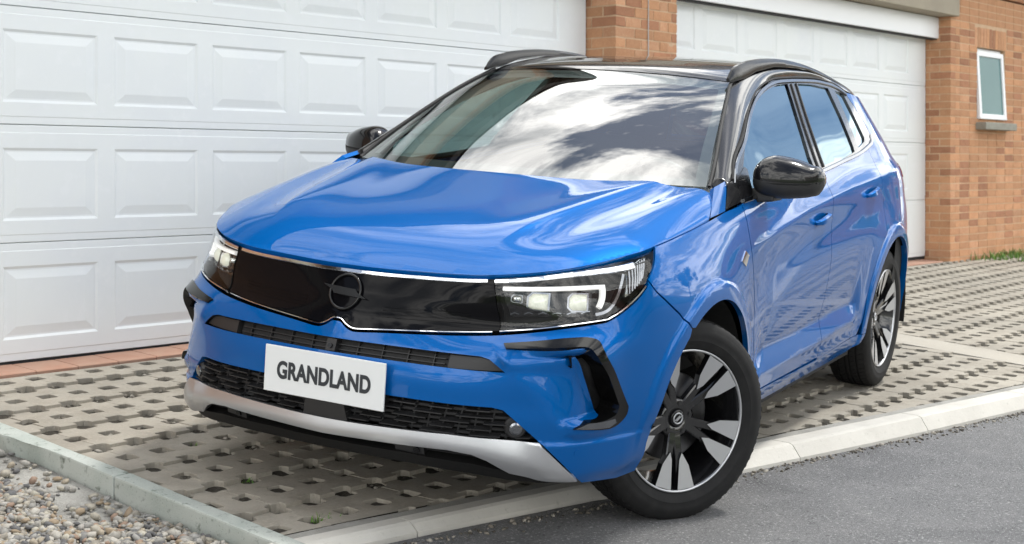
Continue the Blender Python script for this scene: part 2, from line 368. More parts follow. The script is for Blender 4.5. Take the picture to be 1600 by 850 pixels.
# terracotta threshold bricks in front of the doors
th=empty('door_threshold',(5,5.9,0),'row of terracotta bricks along the foot of the nearest garage door','threshold')
th2=empty('door_threshold',(10.6,5.9,0),'row of terracotta bricks along the foot of the farther garage door','threshold')
def thr(parent,x0,x1):
    me=bpy.data.meshes.new('threshold_brick'); bm=bmesh.new(); bm_box(bm,-.106,.106,-.098,.115,-.06,0,.004,1); bm.to_mesh(me); bm.free(); me.materials.append(MAT['threshold'])
    x=x0+.11
    while x<x1-.05:
        o=bpy.data.objects.new('brick',me); link(o,parent); o.location=Vector((x,5.905,gz(x,5.905)+.006+random.uniform(-.001,.001)))-parent.location; o.rotation_euler=(SL*.6,0,0); x+=.2135
thr(th,2.3,7.64); thr(th2,8.38,12.94)
# kerb along the road
kb=empty('kerb',(5,2.9,-.25),'pale concrete kerb stones along the asphalt road edge','kerb'); tag(kb,kind='structure')
x=.2
while x<17:
    x2=x+.995
    V=[];F=[]
    nseg=4
    prof=[(0,-.14),(0,-.005),(-.006,0),(-.085,-.002),(-.104,-.009),(-.140,-.060),(-.143,-.2)]
    for i in range(nseg+1):
        xx=x+(x2-x)*i/nseg; yk=kerbY(xx)
        kd=float(kdrop(xx)); fw_=.7 if xx<4 else 1
        for (py,pz) in prof: V.append((xx,yk-.045*0+py*fw_,gz(xx,yk)+(pz*kd/.058 if -.1<pz<-.03 else pz)+.004))
    m=len(prof)
    for i in range(nseg):
        for j in range(m-1): F.append((i*m+j,i*m+j+1,(i+1)*m+j+1,(i+1)*m+j))
    F.append(tuple(range(m-1,-1,-1))); F.append(tuple(nseg*m+j for j in range(m)))
    o=mobj('kerb_stone',[Vector(v)-kb.location for v in V],F,MAT['kerb'],kb); x+=1.0
V=[];F=[]
for i,xx in enumerate(lin(2.79,17,60)):
    for d,zz in ((.0,-.1),(.002,.0015),(.044,.0015),(.046,-.1)): yk=kerbY(xx)+d; V.append((xx,yk,gz(xx,yk)+zz+.0015*math.sin(xx*13)))
for i in range(59):
    for j in range(3): F.append((i*4+j,(i+1)*4+j,(i+1)*4+j+1,i*4+j+1))
MAT['haunch']=material('grey_cement_haunch',(.30,.295,.27),.95,noise=[(8,6,(.22,.215,.195),.42,.7)],bump=[(90,.6,.008)])
tag(mobj('cement_joint',V,F,MAT['haunch']),'thin grey cement joint between pavers and kerb','joint',kind='structure')
# grey edging kerb beside the gravel
ed=empty('edging_kerb',(2.7,4.5,-.1),'green grey concrete edging kerb between gravel bed and pavers','kerb')
ys=[3.245,4.2,5.17,5.785]
for a,b in zip(ys[:-1],ys[1:]):
    bm=bmesh.new(); bm_box(bm,-.043,.043,a+.003,b-.003,-.22,0,.007,2)
    bmesh.ops.subdivide_edges(bm,edges=[e for e in bm.edges if abs((e.verts[0].co-e.verts[1].co).y)>.3],cuts=6)
    for v in bm.verts:
        v.co.z+=gz(2.68,v.co.y)+.012+.0015*math.sin(v.co.y*9+v.co.x*30); v.co.x+=2.746+(.020 if v.co.z<-.1 and v.co.x<0 else 0)-.003*math.sin(v.co.y*4)
        v.co-=ed.location
    bm_obj('kerb_stone',bm,MAT['edging'],ed)
# gravel bed
def gb_z(x,y): return gz(x,y)-.062+.007*np.sin(x*5+1)*np.sin(y*4.3)
o=grid_sheet('gravel_base',lin(-1.5,2.72,60),lin(1.9,5.9,60),lambda X,Y:np.where(Y>kerbY(X)-.02,gb_z(X,Y),gz(X,Y)-.3),MAT['sand']); tag(o,'pale sandy cement spill under the gravel','gravel bed')
ico=bmesh.new(); bmesh.ops.create_icosphere(ico,subdivisions=1,radius=1); IV=np.array([v.co[:] for v in ico.verts]); IF=np.array([[v.index for v in f.verts] for f in ico.faces]); ico.free()
ico=bmesh.new(); bmesh.ops.create_icosphere(ico,subdivisions=2,radius=1); IV2=np.array([v.co[:] for v in ico.verts]); IF2=np.array([[v.index for v in f.verts] for f in ico.faces]); ico.free()
def pebbles(name,pos,size,mat,hi=False):
    iv,jf=(IV2,IF2) if hi else (IV,IF)
    Vs=[];Fs=[];b=0
    for (x,y,z),sz in zip(pos,size):
        q=RNG.normal(size=4); q/=np.linalg.norm(q); w,a,c_,d=q
        Rm=np.array([[1-2*(c_*c_+d*d),2*(a*c_-d*w),2*(a*d+c_*w)],[2*(a*c_+d*w),1-2*(a*a+d*d),2*(c_*d-a*w)],[2*(a*d-c_*w),2*(c_*d+a*w),1-2*(a*a+c_*c_)]])
        v=iv*(1+RNG.normal(size=(len(iv),1))*.13)
        v=np.sign(v)*np.abs(v)**.85*np.array([1.25,.95,.66])*RNG.uniform(.8,1.2,3)*sz
        ang=RNG.uniform(0,6.28); ct,st=math.cos(ang),math.sin(ang)
        if RNG.random()<.65: v=v@np.array([[ct,-st,0],[st,ct,0],[0,0,1]]).T; v[:,2]+=v[:,0]*RNG.uniform(-.4,.4)
        else: v=v@Rm.T
        Vs.append(v+np.array([x,y,z])); Fs.append(jf+b); b+=len(iv)
    return mobj(name,np.concatenate(Vs),np.concatenate(Fs),mat,smooth=True)
npb=13000
px=RNG.uniform(1.75,2.70,npb); py=RNG.uniform(3.2,5.2,npb)
# bare cement spill next to the kerb, upper part
spill=(px>2.50+.05*np.sin(py*9))&(py>3.98)
keep=~(spill&(RNG.random(npb)<.93)); px,py=px[keep],py[keep]
sz=RNG.gamma(5,.0094/5,len(px)).clip(.0045,.022)
lay=RNG.random(len(px))
pz=gb_z(px,py)+sz*.30+lay*.013
o=pebbles('gravel',np.stack([px,py,pz],-1),sz,MAT['gravel']); tag(o,'mixed grey and tan river pebbles in the bed beside the kerb','gravel',kind='stuff')
# loose grit in the paver holes
hp=[]
for k in range(1500):
    i=RNG.integers(-2,70); j=RNG.integers(-12,14)
    x=P0[0]+i*PX*ca-j*PY*sa; y=P0[1]+i*PX*sa+j*PY*ca
    if x<2.8 or x>8 or y<kerbY(x)+.03 or y>5.75: continue
    for q in range(RNG.integers(1,5)):
        xx=x+RNG.uniform(-.028,.028); yy=y+RNG.uniform(-.028,.028); hp.append((xx,yy,gz(xx,yy)-.018+RNG.uniform(-.006,.008)))
MAT['grit']=material('hole_grit',(1,1,1),.9,island=[(.15,.135,.11),(.09,.08,.065),(.21,.19,.16),(.06,.053,.042),(.12,.11,.09),(.30,.28,.24)])
o=pebbles('grit',hp,RNG.uniform(.004,.013,len(hp)),MAT['grit']); tag(o,'loose grit lying in the paver holes','grit',kind='stuff')
gp_=[]
for k in range(1500):
    x=RNG.uniform(2.8,9.5); yk=kerbY(x)-.146-abs(RNG.normal())*.035; gp_.append((x,yk,float(road_z(x,yk))+.002))
o=pebbles('road_grit',gp_,RNG.gamma(2,.0018,len(gp_)).clip(.0015,.009),MAT['grit']); tag(o,'fine grit gathered along the foot of the road kerb','grit',kind='stuff')
# grass
def blades(name,pts,hmin,hmax,mat,wid=.004):
    V=[];F=[]
    for (x,y,z) in pts:
        h=RNG.uniform(hmin,hmax); a=RNG.uniform(0,6.28); w=wid*RNG.uniform(.7,1.4); lx,ly=RNG.normal(size=2)*h*.35; dx,dy=math.cos(a)*w,math.sin(a)*w; b=len(V)
        V+=[(x-dx,y-dy,z),(x+dx,y+dy,z),(x+lx*.4+dx*.7,y+ly*.4+dy*.7,z+h*.6),(x+lx*.4-dx*.7,y+ly*.4-dy*.7,z+h*.6),(x+lx,y+ly,z+h)]
        F+=[(b,b+1,b+2,b+3),(b+3,b+2,b+4)]
    return mobj(name,V,F,mat)
gp=[]
while len(gp)<5200:
    x=RNG.uniform(13.25,18.5); y=RNG.uniform(4.3,5.80)
    if y<5.84-.62*(x-13.25)*1.0: continue
    gp.append((x,y,gz(x,y)-.01))
o=blades('grass',gp,.03,.10,MAT['grass'],.006); tag(o,'strip of short green grass along the foot of the brick wall','grass',kind='stuff')
wp=[]
for k in range(60):
    i=RNG.integers(0,10); j=RNG.integers(-7,4); x=P0[0]+i*PX*ca-j*PY*sa; y=P0[1]+i*PX*sa+j*PY*ca
    if y<kerbY(x)+.04 or RNG.random()<.9: continue
    for q in range(9): xx=x+RNG.normal()*.012; yy=y+RNG.normal()*.012; wp.append((xx,yy,gz(xx,yy)-.02))
for q in range(40): xx=3.02+RNG.normal()*.02; yy=3.46+RNG.normal()*.016; wp.append((xx,yy,gz(xx,yy)-.02))
o=blades('weeds',wp,.015,.035,MAT['grass'],.003); tag(o,'tiny weeds sprouting from the paver holes','weeds',kind='stuff')
# ------------------------------------------------------------------ garage doors
def raised_panel(w,h):
    """pressed panel with groove and broad bevel; local x right, z up, faces -y"""
    rings=[(0,0,.0),(.004,.004,.0),(.016,.016,.0075),(.024,.024,.0075),(.066,.060,.0005),(.069,.063,.0)]
    V=[];F=[]
    for ix,iz,d in rings:
        for sx,sz in ((-1,-1),(1,-1),(1,1),(-1,1)): V.append((sx*(w/2-ix),d,sz*(h/2-iz)))
    for r in range(len(rings)-1):
        for k in range(4): a=r*4+k; b=r*4+(k+1)%4; F.append((a,b,b+4,a+4))
    e=(len(rings)-1)*4; F.append((e,e+1,e+2,e+3)); return mesh_data('raised_panel',V,F,MAT['door'])
def garage_door(x0,x1,zb,first,pitch,npan,pwid,label,yd=6.03):
    t=empty('garage_door',((x0+x1)/2,yd,zb),label,'garage door','white sectional garage doors')
    hgt=.5475; pm=raised_panel(pwid,.345)
    for k in range(4):
        z0=zb+.012+k*hgt; z1=z0+hgt-.0028
        if k==3: z1-=.0
        # section face with holes for the pressed panels
        zc=z0+.097+.1725
        pxs=[first+i*pitch for i in range(npan)]
        xs=sorted([x0]+[v for q in pxs for v in (q-pwid/2,q+pwid/2)]+[x1]); 
        zrow=[z0,z0+.003,z0+.034,z0+.038,zc-.1725,zc+.1725,z1-.038,z1-.034,z1-.003,z1]
        yrow=[.006,.002,.002,0,0,0,0,.002,.002,.006]
        V=[];F=[];m=len(zrow)
        for x in xs:
            for z,yy in zip(zrow,yrow): V.append((x,yd+yy,z))
        for i in range(len(xs)-1):
            for j in range(m-1):
                if j==4 and i%2==1: continue
                a=i*m+j; F.append((a,a+m,a+m+1,a+1))
        # return edges top and bottom (thickness)
        b=len(V)
        V+= [(x0,yd+.04,z0),(x1,yd+.04,z0),(x1,yd+.04,z1),(x0,yd+.04,z1)]
        n=len(xs); F+=[(0,b,b+1,(n-1)*m),(m-1,(n-1)*m+m-1,b+2,b+3)]
        sec=mobj('door_section',[Vector(v)-t.location for v in V],F,MAT['door'],t)
        for q in pxs:
            o=bpy.data.objects.new('raised_panel',pm); link(o,sec); o.location=Vector((q,yd,zc))-t.location
    box('bottom_seal',x0-t.location.x,x1-t.location.x,.004,.03,-.016,.010,MAT['seal'],t)
    box('backing',x0-t.location.x,x1-t.location.x,.042,.05,0,2.2,MAT['seal'],t)
    return t
garage_door(2.55,7.64,0.0,3.917+.252-.587*2,.587,8,.504,'nearest white sectional garage door with pressed panels left of the brick pillar')
garage_door(8.38,12.94,.045,8.72,.6,7,.51,'farther white sectional garage door between the pillar and the brick wall')
def header(x0,x1,z,label):
    t=empty('door_header',((x0+x1)/2,5.95,z),label,'door header')
    bm=bmesh.new(); bm_box(bm,x0-t.location.x,x1-t.location.x,-.05,.12,0,.20,.006,2); bm_obj('casing',bm,MAT['white_frame'],t)
    bm=bmesh.new(); bm_box(bm,x0-t.location.x+.01,x1-t.location.x-.01,-.03,.03,-.012,-.001); bm_obj('brush_seal',bm,MAT['seal'],t)
header(2.5,7.66,2.125,'white box header over the nearest garage door'); header(8.36,13.03,2.155,'white box header over the farther garage door')
# ------------------------------------------------------------------ brickwork
CRS,BL,BH,MJ=.0715,.2195,.0615,.010
bmu=bmesh.new(); bm_box(bmu,-.5,.5,-.5,.5,-.5,.5); 
def brick_mesh(mat):
    me=bpy.data.meshes.new('brick'); bm=bmesh.new(); bm_box(bm,-.5,.5,-.5,.5,-.5,.5)
    bmesh.ops.subdivide_edges(bm,edges=bm.edges[:],cuts=1)
    for v in bm.verts: v.co+=Vector((random.uniform(-.012,.012),random.uniform(-.012,.012),random.uniform(-.025,.025)))
    bm.to_mesh(me); bm.free(); me.materials.append(mat); return me
BM=[brick_mesh(MAT['brick']) for _ in range(4)]+[brick_mesh(MAT['brick_dark']) for _ in range(2)]+[brick_mesh(MAT['brick_pale']) for _ in range(2)]
bmu.free()
class Bricks:
    def __init__(self,parent,limit=300): self.p=parent; self.n=0; self.limit=limit; self.bm=bmesh.new(); self.items=[]
    def add(self,x0,x1,y0,y1,z0,z1): self.items.append((x0,x1,y0,y1,z0,z1))
    def flush(self,key):
        self.items.sort(key=key)
        for (x0,x1,y0,y1,z0,z1) in self.items:
            me=random.choice(BM if random.random()<.8 else BM[:4])
            if self.n<self.limit:
                o=bpy.data.objects.new('brick',me); link(o,self.p); j=random.uniform(-.0018,.0018)
                o.location=Vector(((x0+x1)/2,(y0+y1)/2+j,(z0+z1)/2))-self.p.location; o.scale=(x1-x0,y1-y0,z1-z0); self.n+=1
            else: bm_box(self.bm,*[v-o for v,o in zip((x0,x1,y0,y1,z0,z1),(self.p.location.x,)*2+(self.p.location.y,)*2+(self.p.location.z,)*2)])
        if len(self.bm.verts):
            o=bm_obj('far_bricks',self.bm,MAT['brick'],self.p); o['kind']='stuff'
        else: self.bm.free()
def run(B,a,b,offset,z0,fn,skip=None):
    """courses of stretchers from a to b; fn(p,q) adds"""
    x=a-offset
    while x<b-.02:
        p,q=max(x,a),min(x+BL-MJ,b)
        if q-p>.03 and not (skip and skip(p,q)): fn(p,q)
        x+=BL
YF=5.78; YD=6.03; D=.105
# pillar between the doors
pil=empty('brick_pillar',(8.01,YF,0),'orange brick pillar standing between the two white garage doors','pillar')
Bk=Bricks(pil)
zt=2.36; nz=int(round((zt+.05)/CRS))
for k in range(nz):
    z0=-.06+k*CRS; z1=z0+BH; par=k%2
    xa,xb=7.65,8.37
    if par==0:
        run(Bk,xa,xb,0,z0,lambda p,q:Bk.add(p,q,YF,YF+D,z0,z1)); Bk.add(xa,xa+D,YF+D+MJ,YD+.03,z0,z1); Bk.add(xb-D,xb,YF+D+MJ,YD+.03,z0,z1)
    else:
        run(Bk,xa+D+MJ,xb-D-MJ,.04,z0,lambda p,q:Bk.add(p,q,YF,YF+D,z0,z1)); Bk.add(xa,xa+D,YF,YF+.205,z0,z1); Bk.add(xa,xa+D,YF+.215,YD+.03,z0,z1); Bk.add(xb-D,xb,YF,YF+.205,z0,z1)
Bk.flush(lambda t:-t[4])
box('mortar_core',7.653-8.01,8.367-8.01,.003,YD-YF+.2,-.05,zt,MAT['mortar'],pil)
V=[];F=[]; tube(V,F,[(8.017,YF-.006,2.36),(8.017,YF-.006,1.2),(8.018,YF-.006,.1)],.0042,6)
o=mobj('cable',V,F,MAT['cable'],smooth=True); tag(o,'thin white cable running straight down the brick pillar','cable')
# right hand wall with the small window
XW0,XW1=12.95,19.0
wall=empty('brick_wall',(XW0,YF,0),'long orange brick wall with one small window right of the garage doors','wall')
Bw=Bricks(wall)
WX0,WX1,WZ0,WZ1=13.565,14.255,1.375,2.105
nz=int(round((2.62+.02)/CRS))
for k in range(nz):
    z0=-.02+k*CRS; z1=z0+BH; par=k%2
    def sk(p,q,z0=z0,z1=z1): return False
    def seg(a,b,off):
        # split round the window opening
        zz=(z0+z1)/2
        if WZ0<zz<WZ1+.0: iv=[(a,WX0-.002),(WX1+.002,b)]
        elif WZ1<=zz<WZ1+.205: iv=[(a,WX0-.055),(WX1+.055,b)]
        else: iv=[(a,b)]
        x=a-off
        while x<b:
            for (u,v) in iv:
                p,q=max(x,u),min(x+BL-MJ,v)
                if q-p>.035: Bw.add(p,q,YF,YF+D,z0,z1)
            x+=BL
    if par==0: seg(XW0,XW1,0); Bw.add(XW0,XW0+D,YF+D+MJ,YD+.03,z0,z1)
    else: seg(XW0+D+MJ,XW1,BL-.1); Bw.add(XW0,XW0+D,YF,YF+.205,z0,z1); Bw.add(XW0,XW0+D,YF+.215,YD+.03,z0,z1)
# soldier course over the window
x=WX0-.05
while x<WX1+.03: Bw.add(x,x+BH,YF,YF+D,WZ1+.006,WZ1+.199); x+=CRS
Bw.flush(lambda t:(t[0]>15.7)*100+max(t[4]-2.3,0)*60+t[0])
wl=wall.location
# mortar core with the window opening left free
def core(x0,x1,z0,z1): box('mortar_core',x0-wl.x,x1-wl.x,.003,.30,z0,z1,MAT['mortar'],wall)
core(XW0+.003,WX0-.004,-.1,2.62); core(WX1+.004,XW1,-.1,2.62); core(WX0-.004,WX1+.004,-.1,WZ0-.004); core(WX0-.004,WX1+.004,WZ1+.004,2.62)
# window
MAT['pane']=glass('frosted_teal_pane',(.10,.16,.16),1.5,rough=.12)
MAT['pane_body']=material('teal_blind',(.155,.275,.285),.5)
wf=box('window',WX0-wl.x,WX1-wl.x,.11,.15,WZ0,WZ1,MAT['pane_body'],wall)
bm=bmesh.new()
fw=.045
for (a,b,c_,d) in ((0,fw,0,WZ1-WZ0),(WX1-WX0-fw,WX1-WX0,0,WZ1-WZ0),(fw,WX1-WX0-fw,0,fw),(fw,WX1-WX0-fw,WZ1-WZ0-fw,WZ1-WZ0)): bm_box(bm,a+.002,b-.002,-.03,.03,c_+.002,d-.002,.003,1)
o=bm_obj('fixed_frame',bm,MAT['white_frame'],wf); o.location=(WX0-wl.x,.075,WZ0)
# opened top-hung sash
sw,sh=WX1-WX0-.03,WZ1-WZ0-.05
bm=bmesh.new(); f2=.052
for (a,b,c_,d) in ((0,f2,-sh,0),(sw-f2,sw,-sh,0),(f2,sw-f2,-sh,-sh+f2),(f2,sw-f2,-f2,0)): bm_box(bm,a,b,-.02,.02,c_,d,.004,1)
sash=bm_obj('sash',bm,MAT['white_frame'],wf); sash.location=(WX0-wl.x+.012,.03,WZ1-.03); sash.rotation_euler=(math.radians(-3.6),0,0)
MAT['sash_pane']=material('teal_glass_pane',(.085,.19,.19),.2,spec=.2)
o=box('pane',WX0-wl.x+.012+f2,WX0-wl.x+.012+sw-f2,-.004,.004,-sh+f2,-f2,MAT['sash_pane'],wf); 
for v in o.data.vertices: v.co.x-=WX0-wl.x+.012
o.location=sash.location; o.rotation_euler=sash.rotation_euler
bm=bmesh.new(); bm_box(bm,WX0-.03-wl.x,WX1+.06-wl.x,-.105,.10,WZ0-.085,WZ0-.012,.005,1); bm_obj('window_sill',bm,MAT['sill'],wall)
# beam over the doors, eave and roof of the garage house
o=box('concrete_beam',7.66,13.02,5.72,6.2,2.36,2.66,MAT['beam'],None,.006,1); tag(o,'brown grey concrete beam above the farther garage door','beam')
o=box('concrete_beam',-2.0,7.655,5.72,6.2,2.36,2.66,MAT['beam'],None,.006,1); tag(o,'brown grey concrete beam above the nearest garage door','beam')
lw=empty('side_wall',(1.0,YF,0),'brick wall left of the nearest garage door','wall')
MAT['brickwall']=bpy.data.materials.new('brick_courses'); MAT['brickwall'].use_nodes=True
nt=MAT['brickwall'].node_tree; p_=nt.nodes['Principled BSDF']; p_.inputs['Roughness'].default_value=.9
bt=N(nt,'ShaderNodeTexBrick'); bt.inputs['Color1'].default_value=(.43,.215,.105,1); bt.inputs['Color2'].default_value=(.33,.15,.08,1); bt.inputs['Mortar'].default_value=(.48,.38,.28,1)
bt.inputs['Scale'].default_value=1; bt.inputs['Brick Width'].default_value=.2195; bt.inputs['Row Height'].default_value=.0715; bt.inputs['Mortar Size'].default_value=.006
ge=N(nt,'ShaderNodeNewGeometry'); sx=N(nt,'ShaderNodeSeparateXYZ'); cx=N(nt,'ShaderNodeCombineXYZ'); nt.links.new(ge.outputs['Position'],sx.inputs[0]); nt.links.new(sx.outputs['X'],cx.inputs[0]); nt.links.new(sx.outputs['Z'],cx.inputs[1]); nt.links.new(cx.outputs[0],bt.inputs['Vector']); nt.links.new(bt.outputs[0],p_.inputs['Base Color'])
box('wall_body',-3.0,1.545,0,.35,-.3,2.36,MAT['brickwall'],lw)
house=empty('garage_house',(5.5,6.2,2.66),'brick upper part and tiled roof of the garage house','house')
hl=house.location
box('upper_wall',-7.5,13.5,-.36,.2,0,HOUSE_TOP-2.66,MAT['brickwall'],house)
box('eave',-7.9,13.8,-.36-EAVE,.2,HOUSE_TOP-2.66+.001,HOUSE_TOP-2.66+.14,MAT['soffit'],house)
V=[(-7.9,-.40-EAVE,HOUSE_TOP-2.66+.15),(13.8,-.40-EAVE,HOUSE_TOP-2.66+.15),(13.8,4.5,HOUSE_TOP-2.66+1.6),(-7.9,4.5,HOUSE_TOP-2.66+1.6),(13.8,9.2,HOUSE_TOP-2.66+.15),(-7.9,9.2,HOUSE_TOP-2.66+.15)]
mobj('roof',V,[(0,1,2,3),(3,2,4,5)],MAT['tile'],house)
# ================================================================== the car
# car frame: x forward, y to the car's left, z up, metres
CARM=Matrix([[CAR_R[i][j] for j in range(3)]+[CAR_T[i]] for i in range(3)]+[[0,0,0,1]])
car=empty('suv',(0,0,0),'bright blue SUV with black roof and white name plate, front wheels turned','car')
car.matrix_world=CARM
# ---- paints
def car_paint():
    m=bpy.data.materials.new('blue_metallic_paint'); m.use_nodes=True; nt=m.node_tree; p=nt.nodes['Principled BSDF']; l=nt.links.new
    p.inputs['Base Color'].default_value=(*PAINT,1); p.inputs['Metallic'].default_value=PAINT_METAL; p.inputs['Roughness'].default_value=.34
    p.inputs['Coat Weight'].default_value=1; p.inputs['Coat Roughness'].default_value=.004; p.inputs['Coat IOR'].default_value=1.35; p.inputs['Specular IOR Level'].default_value=0
    tcn=N(nt,'ShaderNodeTexCoord'); v=N(nt,'ShaderNodeTexVoronoi'); v.inputs['Scale'].default_value=1800; l(tcn.outputs['Object'],v.inputs['Vector'])
    r=N(nt,'ShaderNodeMapRange'); r.inputs['To Min'].default_value=.25; r.inputs['To Max'].default_value=.45; l(v.outputs['Distance'],r.inputs['Value']); l(r.outputs[0],p.inputs['Roughness'])
    # very faint orange peel in the clear coat
    n=N(nt,'ShaderNodeTexNoise'); n.inputs['Scale'].default_value=60; n.inputs['Detail'].default_value=2; l(tcn.outputs['Object'],n.inputs['Vector'])
    b=N(nt,'ShaderNodeBump'); b.inputs['Strength'].default_value=.02; b.inputs['Distance'].default_value=.002; l(n.outputs['Fac'],b.inputs['Height']); l(b.outputs[0],p.inputs['Coat Normal'])
    return m
MAT['paint']=car_paint()
MAT['gloss']=material('gloss_black_paint',(.006,.006,.007),.25,coat=1,coat_rough=.01)
for _g in (MAT['gloss'],): _g.node_tree.nodes['Principled BSDF'].inputs['Coat IOR'].default_value=1.36; _g.node_tree.nodes['Principled BSDF'].inputs['Specular IOR Level'].default_value=.15
MAT['satin']=material('satin_black_plastic',(.016,.016,.017),.5)
MAT['lip']=material('black_lip_plastic',(.006,.006,.006),.6,spec=.25)
MAT['piano']=material('deep_gloss_black',(.004,.004,.004),.10,spec=.35)
MAT['matte']=material('matte_black_plastic',(.012,.012,.013),.7)
MAT['dark']=material('shadow_cavity',(.006,.006,.006),.9)
MAT['chrome']=material('chrome_trim',(.82,.83,.85),.07,metal=1)
MAT['lamp']=material('lit_projector',(.7,.72,.6),.08,coat=1); _p=MAT['lamp'].node_tree.nodes['Principled BSDF']; _p.inputs['Emission Color'].default_value=(1,.98,.80,1); _p.inputs['Emission Strength'].default_value=.22
MAT['dchrome']=material('smoked_chrome',(.25,.26,.28),.16,metal=1)
MAT['silver']=material('satin_silver_plastic',(.50,.51,.53),.30,metal=.8,coat=.25)
MAT['machined']=material('machined_alloy',(.56,.57,.59),.33,metal=.8)
MAT['rimblack']=material('gloss_black_alloy',(.009,.009,.010),.22,coat=.8)
MAT['tyre']=material('tyre_rubber',(.010,.010,.0105),.75,spec=.3,noise=[(25,5,(.017,.017,.017),.45,.8)],bump=[(220,.15,.002)],coords='obj')
MAT['plate']=material('plate_white',(.68,.70,.70),.38)
MAT['plate_text']=material('plate_black_print',(.02,.025,.03),.5)
MAT['steel']=material('brake_disc_steel',(.28,.28,.29),.35,metal=1)
MAT['trim']=material('pale_grey_headliner',(.50,.52,.51),.8)
MAT['seat']=material('dark_grey_upholstery',(.028,.028,.030),.85)
MAT['grillegloss']=material('gloss_black_grille',(.004,.004,.005),.05,spec=.12)
MAT['red']=material('tail_lamp_red',(.30,.012,.012),.1,coat=1)
MAT['windscreen']=glass('windscreen_glass',(.74,.88,.86),WS_IOR)
MAT['sideglass']=glass('tinted_side_glass',(.45,.60,.57),SG_IOR,(.72,.90,1.0))
MAT['privacy']=glass('privacy_glass',(.010,.013,.013),SG_IOR,(.72,.90,1.0))
MAT['rearglass']=glass('rear_screen_glass',(.010,.013,.013),1.45)
MAT['lens']=glass('clear_lamp_lens',(.93,.94,.95),1.42)
MAT['drl']=material('white_light_guide',(.80,.80,.77),.25,coat=.6)
_p=MAT['drl'].node_tree.nodes['Principled BSDF']; _p.inputs['Emission Color'].default_value=(1,.97,.92,1); _p.inputs['Emission Strength'].default_value=.45
MAT['reflector']=material('lamp_reflector',(.78,.80,.76),.12,metal=.9)
MAT['amber']=material('pale_lamp_optic',(.62,.66,.50),.08,coat=1)
# ---- interpolation
def cr(xs,ys,x):
    xs=np.asarray(xs,float); ys=np.asarray(ys,float); x=np.asarray(x,float); h=np.diff(xs); hh=h.reshape((-1,)+(1,)*(ys.ndim-1))
    d=np.diff(ys,axis=0)/hh; m=np.empty_like(ys)
    if len(xs)>2: m[1:-1]=(d[:-1]*hh[1:]+d[1:]*hh[:-1])/(hh[1:]+hh[:-1]); m[0]=d[0]*1.5-m[1]*.5; m[-1]=d[-1]*1.5-m[-2]*.5
    else: m[:]=d[0]
    i=np.clip(np.searchsorted(xs,x)-1,0,len(xs)-2); hs=h[i]; t=(x-xs[i])/hs; sh=t.shape+(1,)*(ys.ndim-1); t=t.reshape(sh); hs=hs.reshape(sh); t2=t*t; t3=t2*t
    return (2*t3-3*t2+1)*ys[i]+(t3-2*t2+t)*hs*m[i]+(-2*t3+3*t2)*ys[i+1]+(t3-t2)*hs*m[i+1]
def ss(a,b,x): t=np.clip((x-a)/(b-a),0,1); return t*t*(3-2*t)
def smooth(pts,n=None,step=.02):
    """resampled smooth open curve through pts"""
    p=np.asarray(pts,float); d=np.concatenate([[0],np.cumsum(np.linalg.norm(np.diff(p,axis=0),axis=1)+1e-9)])
    k=n or max(int(d[-1]/step),2); return cr(d,p,np.linspace(0,d[-1],k+1))
# ---- body skin
# ---- body skin: perimeter parameter u (metres along the plan at z=.6), height z -> (x,y) ----
ZR=np.array([.18,.25,.30,.40,.50,.60,.68,.73,.80,.88,.96,1.03,1.09,1.15,1.20,1.30,1.40,1.50,1.58])
XC=np.array([.80,.84,.868,.895,.905,.895,.858,.833,.806,.772,.735,.70,.67,.64,.62,.57,.52,.47,.43])
SP=np.array([.80,.845,.872,.888,.899,.906,.911,.912,.912,.907,.897,.882,.858,.828,.799,.743,.684,.623,.572])/.912
def rows(*pts):   # (z,value) pairs -> value per row
    p=np.array(pts,float); return np.interp(ZR,p[:,0],p[:,1])
COL=[]
def front(y,*dr): COL.append((XC-rows(*dr), np.full(len(ZR),y)))
front(0,(0,0))
front(.28,(.2,.02),(.66,.018),(.73,.026),(.80,.02),(.88,.014),(1.6,.014))
front(.52,(.2,.072),(.68,.062),(.73,.092),(.80,.066),(.88,.042),(1.6,.03))
def fx(yv,*xv): COL.append((rows(*xv), np.full(len(ZR),yv) if np.isscalar(yv) else rows(*yv)))
fx(.675,(.18,.67),(.25,.70),(.3,.715),(.4,.735),(.5,.742),(.6,.745),(.68,.745),(.73,.690),(.80,.675),(.88,.655),(1.0,.62),(1.6,.3))
fx(((.18,.745),(.3,.765),(.5,.785),(.68,.797),(.8,.785),(.9,.765),(1.0,.735),(1.6,.4)),(.18,.60),(.25,.63),(.3,.648),(.4,.665),(.5,.672),(.6,.676),(.68,.684),(.73,.615),(.80,.575),(.88,.555),(1.0,.52),(1.6,.2))
fx(((.18,.765),(.3,.806),(.5,.828),(.68,.838),(.8,.846),(.9,.832),(1.0,.785),(1.6,.4)),(.18,.49),(.3,.525),(.5,.545),(.6,.545),(.68,.535),(.73,.50),(.80,.455),(.88,.44),(1.0,.41),(1.6,.1))
def side(x,y,k=1.0):   # k scales the tumblehome
    kk=1+(k-1)*np.clip((ZR-.74)/.16,0,1)
    COL.append((np.full(len(ZR),x), y*(1-(1-SP)*kk)))
side(.36,.896,3.2); side(.18,.919,2.9); side(0,.924,2.2); side(-.25,.921,1.4); side(-.5,.914,1.05); side(-1.0,.909); side(-1.55,.909); side(-2.1,.911); side(-2.5,.915)
side(-2.75,.912)
def rear(x,y,lean): COL.append((x+np.maximum(ZR-1.05,0)*lean, y*(1-(1-SP)*1.0)))
rear(-3.05,.893,.25); rear(-3.28,.84,.55); rear(-3.43,.70,.72); rear(-3.52,.4,.8); rear(-3.545,0,.82)
CX=np.stack([c[0] for c in COL]); CY=np.stack([c[1] for c in COL])   # [col,row]
_i6=5
